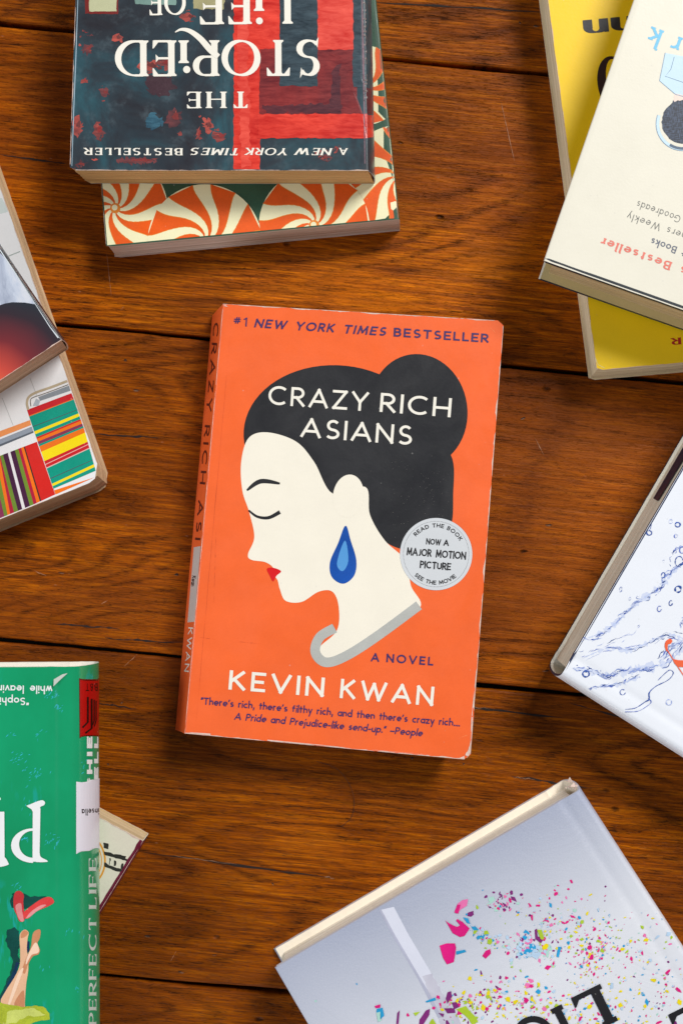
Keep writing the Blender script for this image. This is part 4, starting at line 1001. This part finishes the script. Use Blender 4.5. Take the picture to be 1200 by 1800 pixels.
add_flakes([f for f in fl if min(p[1] for p in f[0]) > 1545]); pr.done()
pr = Print(b, 'cover_lettering'); KK = ink((30, 29, 33), .35, .1); d7 = Vector((-.896, .443))
sb = dict(th=.185, tn=.13, serif=.15, st=.13)
p = Vector((1045, 1733)); pr.add(text('L', p, p + d7 * 50, 72, **sb), KK, 11)
p = Vector((979, 1768)); pr.add(text('I', p, p + d7 * 10, 72, xs=1, **sb), KK, 11)
o1, o2 = ell(938, 1824, 37, 39, -25), ell(938, 1824, 26, 28, -25); pr.add([[o1[i], o1[(i + 1) % 40], o2[(i + 1) % 40], o2[i]] for i in range(40)], KK, 11)
p = Vector((1226, 1757)); pr.add(text('E', p, p + d7 * 62, 72, **sb), KK, 11)
pr.done()
# torn, whitened jacket at the head of the spine
V, F = [], []
rt = random.Random(5)
c0 = P(1006, 1380, .0292)
for k in range(9):
    a = rt.uniform(0, 6.28); r0 = rt.uniform(.0006, .0034)
    bx = c0 + Vector((rt.uniform(-.0045, .002), rt.uniform(-.0018, .0014), rt.uniform(-.004, .0006)))
    n_ = len(V); V += [bx, bx + Vector((math.cos(a), math.sin(a), .25)) * r0, bx + Vector((math.cos(a + 1.2), math.sin(a + 1.2), .5)) * r0 * .9, bx + Vector((.0002, .0002, .0004))]
    F.append((n_, n_ + 1, n_ + 2)); F.append((n_, n_ + 2, n_ + 3))
mesh_obj('torn_jacket_corner', V, F, WORN, b.cover, org=b.org)

# ================================================================== 9. small worn book under the green one
b = paperback('paperback_book', [(252, 1478), (-78, 2015), (-421, 1832), (-91, 1295)], 0, 14, ink((236, 228, 208), .5, .06), pages((232, 210, 172)), corner=.5, jit=.3, wear=.9, wear_sides=('v0', 'v1', 's'), rim=ink((232, 224, 204), .6), shear=(.6, .6))
finish(b, 'small worn cream paperback with maroon spine, under the green hardcover')
pr = Print(b, 'cover_illustration'); DK = ink((44, 42, 36), .5, .3); OG = ink((236, 160, 44), .45)
pr.add(strip(ell(150, 1513, 35, 44, 0, -70, 75, 30), 3.2) + strip(ell(150, 1513, 29, 38, 0, -70, 75, 30), 1.6), OG, 2)
def z9(x, y): return (x / 2.7273, 1140 + y / 2.7273)
pr.add([rough(p, 1, 3, i) for i, p in enumerate([[z9(495, 930), z9(522, 935), z9(520, 965), z9(498, 955)], [z9(500, 968), z9(610, 1010), z9(608, 1020), z9(500, 985)], [z9(500, 1025), z9(585, 1062), z9(583, 1075), z9(500, 1045)],
        [z9(550, 985), z9(606, 995), z9(600, 1010), z9(556, 1000)], [z9(525, 1005), z9(532, 1005), z9(530, 1035), z9(524, 1035)], [z9(550, 1015), z9(560, 1018), z9(558, 1045), z9(548, 1042)], [z9(582, 1030), z9(592, 1032), z9(590, 1058), z9(580, 1055)]])], DK, 3)
MRN = ink((112, 20, 52), .4, .2)
vs, fs = [], []
for k in range(61):       # maroon cloth strip wrapped over the spine
    v = b.Vm * k / 60
    for u, w in ((1.6 + .5 * fbm(k * .6, 1), 1), (.5, 1), (-.35, .93), (-.45, .5), (-.35, .04)):
        pnt = b.M(u, min(b.Vm - .1, max(.1, v)), w); pnt.z += .00008 if w == 1 else 0; vs.append(pnt)
for k in range(60):
    for q in range(4): fs.append((k * 5 + q, k * 5 + q + 1, (k + 1) * 5 + q + 1, (k + 1) * 5 + q))
mesh_obj('spine_strip', vs, fs, MRN, b.cover, org=b.org)
pr.done()

# ================================================================== 8. green hardcover
t = NT('green_jacket_print'); o_ = t.tc.outputs['Object']
c1 = t.ramp(t.noise(t.mapping(o_, (14, 10, 10)), 1, 5, .6), [(.3, lin((0, 138, 86))), (.7, lin((14, 166, 112)))])
stn = t.noise(t.mapping(o_, (260, 60, 60), (0, 0, 0), (0, 0, -.9)), 1, 3, .6); msk = t.noise(t.mapping(o_, (22, 22, 22), (2, 7, 1)), 1, 2)
c1 = t.mix(t.math('MULTIPLY', t.rng(stn, .55, .62, 0, .55), t.rng(msk, .52, .6, 0, 1)), c1, lin((30, 176, 190)))
wr = t.noise(t.mapping(o_, (40, 9, 20)), 1, 4, .6)
GRN = t.fin(c1, t.rng(wr, .3, .7, .16, .30), t.bump(wr, .25, .0008), Coat_Weight=.5, Coat_Roughness=.12)
b = hardcover('hardcover_book', [(122, 1172), (124, 2086), (-481, 2090), (-481, 1176)], 14, 30, GRN, ink((214, 226, 214), .5), pages((236, 226, 206)), shear=(4.6, .3), bulge=6.2, over=3.5, hinge=.7, endp=ink((240, 236, 226), .6))
finish(b, 'green hardcover with a white spine label and a red sticker, at the lower left')
pr = Print(b, 'cover_illustration')
CYN = ink((52, 184, 204), .25, .2)
for (cx, cy, n, ang, sp) in [(95, 1222, 16, -50, 9), (104, 1243, 12, -40, 7), (35, 1335, 16, -25, 14), (62, 1362, 22, -40, 18), (50, 1415, 10, -60, 14), (90, 1478, 20, -50, 12), (44, 1477, 9, -40, 8), (20, 1290, 4, -30, 6), (72, 1290, 5, -50, 10), (30, 1555, 6, -40, 10), (80, 1700, 3, -80, 8), (135, 1740, 3, -85, 5), (148, 1350, 6, -60, 12), (135, 1640, 6, -70, 16)]:
    ps = []
    for k in range(n):
        x = cx + rs.gauss(0, sp * .7); y = cy + rs.gauss(0, sp * .5); l = rs.uniform(3, 10); a = math.radians(ang + rs.gauss(0, 18))
        ps += strip([(x + l * f * math.cos(a), y + l * f * math.sin(a) + rs.uniform(-.5, .5)) for f in (-.5, -.2, .1, .4)], rs.uniform(.5, 1.6), True)
    pr.add(ps, CYN, 1 + rs.random() * .5)
def z8(x, y): return (x / 4.285, 1380 + y / 4.285)
def Z8(*pts): return [z8(*p) for p in pts]
SHD = ink((6, 74, 66), .25, .3); SHN = ink((14, 52, 84), .25, .3)
pr.add([rough(Z8((95, 820), (140, 795), (200, 830), (260, 840), (360, 835), (300, 880), (240, 930), (180, 930), (90, 920), (80, 870)), 1.5, 3, 2)], SHD, 3)
pr.add([spline(Z8((105, 850), (120, 805), (155, 798), (182, 830), (178, 880), (185, 960), (186, 1020), (150, 1025), (130, 980), (108, 930)), 6)], ink((204, 56, 60), .25, .2), 4)
pr.add([spline(Z8((120, 910), (160, 890), (170, 950), (182, 1020), (160, 1025), (135, 985)), 6)], ink((226, 140, 140), .25, .2), 5)
pr.add([spline(Z8((186, 1000), (180, 960), (250, 900), (330, 850), (385, 845), (410, 880), (370, 910), (280, 950), (220, 1000)), 6)], ink((226, 66, 66), .25, .2), 4.6)
pr.add([spline(Z8((200, 1000), (240, 950), (310, 905), (350, 905), (280, 950), (230, 990)), 6)], ink((232, 150, 150), .25, .2), 5.4)
pr.add([rough(Z8((60, 1090), (110, 1075), (150, 1100), (150, 1180), (140, 1260), (150, 1330), (110, 1420), (40, 1560), (0, 1620), (0, 1590), (80, 1420), (100, 1330), (70, 1240), (45, 1160)), 1.5, 3, 4)], SHD, 3)
pr.add([rough(Z8((130, 1330), (150, 1340), (120, 1440), (50, 1570), (10, 1640), (0, 1620), (60, 1500)), 1.0, 3, 5), rough(Z8((200, 1170), (225, 1180), (225, 1250), (205, 1270)), .8, 3, 6)], SHN, 3.5)
SK = ink((236, 186, 148), .25, .1); SK2 = ink((206, 140, 100), .25, .15); SK3 = ink((250, 214, 186), .25, .05)
pr.add([spline(Z8((150, 1150), (160, 1110), (190, 1088), (218, 1110), (210, 1160), (205, 1240), (215, 1300), (215, 1400), (200, 1500), (190, 1640), (190, 1700), (110, 1690), (10, 1640), (40, 1560), (110, 1450), (150, 1360), (155, 1260)), 5)], SK, 4)
pr.add([spline(Z8((250, 1120), (285, 1088), (308, 1095), (303, 1150), (285, 1190), (303, 1240), (290, 1275), (250, 1290), (215, 1350), (190, 1420), (170, 1390), (205, 1290), (235, 1220)), 5)], SK2, 4.5)
pr.add([spline(Z8((255, 1200), (280, 1190), (298, 1240), (285, 1265), (240, 1280), (200, 1350), (205, 1300)), 5), spline(Z8((180, 1380), (150, 1470), (80, 1650), (60, 1660), (110, 1500), (150, 1400)), 5)], SK3, 5)
pr.add([spline(Z8((165, 1110), (190, 1092), (215, 1112), (195, 1140), (160, 1150)), 5), spline(Z8((185, 1560), (160, 1560), (110, 1650), (160, 1690), (185, 1690)), 5)], SK2, 5)
pr.add([rough(Z8((0, 1640), (60, 1650), (180, 1670), (260, 1660), (330, 1670), (375, 1720), (380, 1765), (290, 1775), (220, 1800), (180, 1880), (-100, 1900), (-100, 1640)), 1, 4, 3)], ink((178, 190, 50), .25, .35), 6)
pr.add([rough(Z8((60, 1700), (160, 1690), (260, 1680), (340, 1730), (300, 1745), (200, 1740), (120, 1790), (40, 1800)), 1.5, 4, 8)], ink((206, 214, 110), .25, .2), 7)
pr.done()
pr = Print(b, 'cover_lettering')
pr.add(text('while leaving', (92, 1205.5), (-14, 1204), 13.5, th=.155, track=.28), WHITE, 3)
pr.add(text('"Sophie', (51, 1226.5), (-10, 1225.5), 13, th=.155, track=.28), WHITE, 3)
pr.add([Z8((250, 180), (308, 175), (300, 570), (318, 570), (248, 578)), spline(Z8((205, 158), (222, 148), (310, 114), (340, 126), (335, 150), (306, 165), (300, 205), (252, 200), (240, 182)), 4), spline(Z8((296, 500), (310, 540), (356, 566), (352, 578), (260, 572)), 4)], WHITE, 9)
o1 = [z8(252 + 165 * math.cos(math.radians(a)), 455 + 130 * math.sin(math.radians(a))) for a in range(90, 271, 9)]
o2 = [z8(252 + 105 * math.cos(math.radians(a)), 445 + 102 * math.sin(math.radians(a))) for a in range(90, 271, 9)]
pr.add([[o1[i], o1[i + 1], o2[i + 1], o2[i]] for i in range(20)], WHITE, 9.5)
pr.add([Z8((-30, 200), (36, 200), (38, 560), (-30, 600)), spline(Z8((30, 540), (66, 585), (60, 602), (0, 615), (-30, 600)), 4), ell(-1, 1404, 3, 3)], WHITE, 9)
def z3(x, y): return (x / 6, 1150 + y / 6)
pr.add(text('PHIE', (162.3, 1386), (162.3, 1296.5), 9.5, th=.30, tn=.30, track=.55), WHITE, 5, None, 2.2)
pr.add(text('ELL', (172.8, 1368), (172.8, 1297), 7.5, th=.30, tn=.30, track=.55), WHITE, 5, None, 2.2)
SPW = ink((206, 218, 208), .3)
pr.add(text('PERFECT', (169.5, 1801), (169.5, 1613), 13.5, track=.32, th=.19, tn=.09, serif=.13, st=.06), SPW, 5, None, 2.2)
pr.add(text('LIFE', (169.5, 1596), (169.5, 1508), 13.5, track=.32, th=.19, tn=.09, serif=.13, st=.06), SPW, 5, None, 2.2)
pr.done()
pr = Print(b, 'red_sticker')
pr.add([[(139.3, 1192), (174.2, 1191.5), (173.8, 1297), (140, 1298)]], ink((96, 8, 8), .25), 3, grid=5)
pr.add([[(140.6, 1195), (174.2, 1194.5), (173.8, 1294), (141.2, 1295)]], ink((176, 10, 10), .25, .1), 5, grid=5)
BK = ink((20, 8, 8), .3)
pr.add(text('B&T', (171, 1201), (150.5, 1201.5), 13, th=.12, track=.4), BK, 9, None, 2.5)
pr.add(strip([z3(925, 450), z3(925, 715), z3(870, 772)], 3.2) + strip([z3(965, 470), z3(965, 780), z3(900, 832)], 3.2) + strip([z3(992, 480), z3(992, 700), z3(975, 745)], 2) + strip([z3(1012, 490), z3(1012, 690), z3(995, 760)], 1.8), BK, 9, None, 2.5)
pr.done()
pr = Print(b, 'spine_label')
pr.add([[(134.2, 1374), (174.6, 1368), (174.6, 1492), (134.2, 1501)]], ink((232, 228, 238), .4, .02), 6, grid=5)
pr.add(text('Kinsella', (180, 1420), (144, 1422), 11, th=.15, track=.34), BK, 10, None, 2.5)
pr.done()
V = [P(*z3(570, 265), .0442), P(*z3(660, 212), .0443), P(*z3(716, 200), .0443), P(*z3(640, 268), .0446), P(*z3(566, 340), .0448)]
mesh_obj('torn_jacket_corner', V, [(0, 1, 3), (1, 2, 3), (0, 3, 4)], ink((196, 200, 190), .5), b.cover, org=b.org)

# ================================================================== 10. white paperback with striped bags, left
WB = ink((236, 234, 234), .36, .03)
b = paperback('paperback_book', [(-347, 1054), (-643, 250), (-103, 32), (180, 840)], 0, 24, WB, pages((224, 196, 160)), shear=(.6, -2.4), corner=7, jit=.15, wear=.5, inset=.7)
finish(b, 'white paperback with two striped bags on its cover, underneath a dark paperback')
pr = Print(b, 'cover_illustration')
S6 = 5.4545
def z6(x, y): return (x / S6, 650 + y / S6)
Q10 = [(-330, 1045), (-620, 260), (-105, 40), (150, 765), (177, 838), (176, 842)]
Q10 = [(-330, 1046), (-630, 258), (-102, 40), (166, 805), (171, 826), (164, 844)]
ST = [(385, 215, 'r'), (440, 270, 'o'), (448, 276, 't'), (542, 376, 'd'), (550, 382, 't'), (592, 414, 'y'), (618, 442, 't'), (648, 470, 'r'), (662, 484, 'o'), (690, 514, 'p'), (716, 540, 't'), (735, 556, 'o'), (787, 602, 'y'),
      (876, 690, 'r'), (905, 712, 'w'), (911, 718, 'r'), (938, 748, 'w'), (946, 756, 't'), (1040, 862, 'd'), (1048, 868, 't'), (1094, 906, 'y'), (1116, 932, 't'), (1140, 968, 'r'), (1156, 984, 'o'), (1196, 1020, None)]
cm = {'r': ink((206, 30, 38), .36, .1), 'o': ink((244, 116, 16), .36, .1), 't': ink((0, 152, 128), .36, .1), 'd': ink((70, 90, 96), .36, .2), 'y': ink((252, 222, 10), .36, .06), 'p': ink((140, 50, 84), .36, .2), 'w': ink((240, 190, 180), .36)}
lx = lambda y: 262 + (y - 385) * .337; rx = lambda y: 712 + (y - 215) * .275
for (a, c, k), (a2, c2, _) in zip(ST, ST[1:]):
    pr.add([[z6(lx(a), a), z6(rx(c), c), z6(rx(c2), c2), z6(lx(a2), a2)]], cm[k], 3, Q10)
pr.add([[z6(0, 826), z6(356, 690), z6(532, 1196), z6(0, 1440)], [z6(0, 826), z6(0, 1440), z6(-400, 1600), z6(-560, 1040)]], ink((216, 36, 28), .36, .1), 1, Q10, 20)
vs_ = [(-230, -70, 'y'), (-150, 0, 'p'), (-80, 48, 'l'), (-35, 78, 'o'), (-2, 103, 'c'), (5, 140, 'l'), (32, 178, 'u'), (78, 218, 'w2'), (102, 245, 'u'), (146, 290, 'l'), (178, 325, 'c'), (205, 355, 'o'), (230, 386, 'k'), (240, 398, None)]
c2 = {'l': ink((112, 140, 44), .36, .15), 'u': ink((70, 24, 60), .36, .2), 'w2': ink((232, 226, 226), .36), 'c': ink((180, 24, 56), .36, .1), 'o': cm['o'], 'k': ink((50, 40, 36), .36), 'y': cm['y'], 'p': cm['p']}
ty = lambda x: 826 - x * .382; by = lambda x: 1440 - x * .46
for (a, c, k), (a2, c2_, _) in zip(vs_, vs_[1:]):
    pr.add([[z6(a, ty(a)), z6(a2, ty(a2)), z6(c2_, by(c2_)), z6(c, by(c))]], c2[k], 2, Q10)
pr.add([[z6(-300, 700), z6(290, 482), z6(302, 530), z6(-300, 765)]], ink((240, 150, 86), .36, .06), 2, Q10)
pr.add([[z6(-300, 790), z6(306, 545), z6(326, 600), z6(-300, 860)]], ink((150, 158, 170), .36, .1), 2, Q10); pr.add([[z6(-300, 835), z6(322, 588), z6(327, 602), z6(-300, 862)]], ink((96, 102, 112), .36, .1), 3, Q10)
pr.add([[z6(370, 262), z6(700, 138), z6(710, 190), z6(388, 298)]], ink((140, 146, 152), .36, .1), 2, Q10)
pr.add([[z6(318, 345), z6(350, 275), z6(388, 298), z6(372, 345)]], ink((176, 184, 192), .36, .1), 3, Q10)
HB = ink((190, 172, 142), .36, .15); HD = ink((96, 84, 62), .36, .2)
pr.add(strip(spline([z6(*p) for p in [(275, 385), (262, 320), (280, 262), (350, 218), (500, 165), (680, 96)]], 8, False), 4.2), HB, 4, Q10)
pr.add(strip(spline([z6(*p) for p in [(300, 350), (296, 290), (330, 262), (420, 232), (690, 130)]], 8, False), 1.2), HD, 5, Q10)
GL = ink((196, 196, 194), .4)
for a, c in (((290, 78), (355, 245)), ((24, 270), (128, 530))): pr.add(strip([z6(*a), z6(*c)], 1.0), GL, 2, Q10)
pr.add([[(-30, 352), (4, 348), (16, 372), (-30, 384)]], ink((210, 218, 214), .4), 1, Q10)
pr.add(strip([(-20, 465), (16, 450), (36, 442)], 1.6), ink((168, 178, 172), .4), 2, Q10)
pr.done()

# ================================================================== 11. dark paperback with red glow on top of it
t = NT('photo_cover_print'); o_ = t.tc.outputs['Object']
bq = [(110, 597), (-337, -69), (-779, 221), (-332, 887)]; zt = .046
cc = sum((P(x, y, zt) for x, y in bq), Vector()) / 4; gp = P(-6, 676, zt) - cc
vd = t.n.new('ShaderNodeVectorMath'); vd.operation = 'DISTANCE'; t.L(o_, vd.inputs[0]); vd.inputs[1].default_value = (gp.x, gp.y, .022)
gd = t.math('ADD', vd.outputs['Value'], t.math('MULTIPLY', t.noise(o_, 40, 2), .006))
col = t.ramp(t.rng(gd, 0, .045), [(0.0, lin((240, 110, 70))), (.22, lin((206, 76, 62))), (.5, lin((120, 44, 50))), (.8, lin((54, 42, 50))), (1.0, lin((38, 50, 58)))])
PH = t.fin(col, .32)
b = paperback('paperback_book', bq, 24, 22, PH, pages((214, 178, 150)), shear=(-1.8, -.5), corner=.8, wear=.5, spine_out=.8, jit=.12, wear_sides=('v0', 's'))
finish(b, 'dark paperback with a red glow, on top of the striped bags book')
pr = Print(b, 'cover_illustration')
def z4(x, y): return (x / S6, 400 + y / S6)
t = NT('pale_marble_print'); o_ = t.tc.outputs['Object']
mb = t.noise(t.mapping(o_, (60, 20, 20), (0, 0, 0), (0, 0, .5)), 1, 6, .7, 1.5)
PALE = t.fin(t.ramp(mb, [(.3, lin((150, 158, 178))), (.5, lin((196, 204, 220))), (.7, lin((226, 226, 230)))]), .35)
pr.add([[z4(352, 738), z4(240, 719), z4(120, 716), z4(50, 728), z4(0, 745), z4(-600, 900), z4(-2400, -1500), z4(-400, -500), z4(-5, 183)]], PALE, 1, None, 12)
pr.add([[z4(352, 738), z4(352, 745), z4(-8, 190), z4(-8, 175)], [z4(-12, 172), z4(0, 182), z4(575, 1040), z4(562, 1050), z4(340, 730)]], ink((40, 60, 72), .4), 2)
pr.add(strip([z4(-10, 195), z4(130, 410), z4(345, 740), z4(480, 950), z4(562, 1058)], 1.5, jit=.8), ink((222, 228, 232), .4), 3)
pr.done()

# ================================================================== floor details: gouges, a curly hair
def floor_mark(name, pts, w, mat, z=.00012, par=True):
    polys = strip(pts, w, True, .7, pts[0][0]); V, F = [], []
    for q in polys:
        n = len(V); V += [P(x, y, z) for x, y in q]; F.append((n, n + 1, n + 2, n + 3))
    o = mesh_obj(name, V, F, mat)
    o.parent = FLOOR; o.matrix_parent_inverse = Matrix.Rotation(FLOOR.rotation_euler.z, 4, 'Z').inverted()
    return o
t = NT('gouge_wood'); GOU = t.fin(lin((30, 13, 6)), .8)
t = NT('gouge_lip_wood'); GLIP = t.fin(lin((140, 98, 70)), .5)
def wob(x0, y0, x1, y1, a=2.5, n=18, s=1): return [(x0 + (x1 - x0) * k / n, y0 + (y1 - y0) * k / n + a * fbm(k * .35, s)) for k in range(n + 1)]
for i, (p, w) in enumerate([((898, 1364, 1040, 1386), 3.2), ((245, 1497, 588, 1544), 3.0), ((770, 1238, 990, 1262), 3.4), ((1000, 1236, 1200, 1290), 3.0), ((93, 1095, 212, 1106), 2.6), ((185, 1122, 330, 1130), 2.4), ((165, 762, 285, 770), 2.4),
                            ((0, 272, 130, 290), 2.2), ((660, 4, 965, 22), 2.6), ((0, 852, 90, 846), 1.6), ((620, 1290, 800, 1316), 3.2), ((170, 1235, 240, 1246), 2.2)]):
    floor_mark('wood_gouge', wob(*p, s=i * 3.3), w, GOU)
for i, (p, w) in enumerate([((900, 1366, 940, 1370), 1.2), ((300, 1503, 420, 1520), 1.0), ((570, 1541, 588, 1544), 2), ((790, 1238, 860, 1246), 1.2)]):
    floor_mark('wood_gouge', wob(*p, s=i * 2.3), w, GLIP, .0002)
rg_ = random.Random(21)
for i in range(34):
    x, y = rg_.uniform(20, 1180), rg_.uniform(20, 1780); l = rg_.choice((3, 4, 6, 9, 14)); a_ = rg_.uniform(-2, 3) if l < 10 else 1.2
    floor_mark('wood_dent', wob(x, y, x + l, y + a_, .8, 6, i), rg_.uniform(1.6, 3.4) if l < 10 else 1.8, GOU)
    floor_mark('wood_dent', wob(x + 1, y + 1.6, x + l * .8, y + a_ + 1.6, .6, 6, i), rg_.uniform(.7, 1.2), GLIP, .00018)
SCR = ink((176, 120, 84), .5)
for i, p in enumerate([(188, 445, 196, 520), (218, 1172, 242, 1150), (178, 1062, 190, 1055), (212, 545, 218, 539), (880, 180, 905, 290), (60, 1003, 82, 1012), (300, 1690, 310, 1672), (940, 770, 955, 800)]):
    floor_mark('wood_scratch', wob(*p, a=1.2, s=i * 1.7), .9, SCR, .00016)
hp = spline([(556, 1338), (590, 1350), (612, 1375), (622, 1405), (618, 1435), (600, 1452)], 8, False)
h0 = P(600, 1400, 0); V, F = [], []; hr = .00011
for i, (x, y) in enumerate(hp):
    c = P(x, y, .0003) - h0; c.z = .0003 + .0004 * (1 + fbm(x * .05, y * .05))
    q = hp[min(len(hp) - 1, i + 1)]; p_ = hp[max(0, i - 1)]; d = Vector((q[0] - p_[0], -(q[1] - p_[1]), 0)).normalized(); sd = Vector((-d.y, d.x, 0))
    for k in range(5): V.append(c + sd * hr * math.cos(k * math.tau / 5) + Vector((0, 0, hr * math.sin(k * math.tau / 5))))
for i in range(len(hp) - 1):
    for k in range(5): F.append((i * 5 + k, i * 5 + (k + 1) % 5, (i + 1) * 5 + (k + 1) % 5, (i + 1) * 5 + k))
t = NT('dark_hair'); ho = mesh_obj('stray_hair', V, F, t.fin(lin((30, 16, 10)), .5)); ho.location = h0
tag(ho, 'single dark curled hair lying on the boards below the orange book', 'hair')
for o in list(bpy.data.objects):
    if '_org' in o: del o['_org']
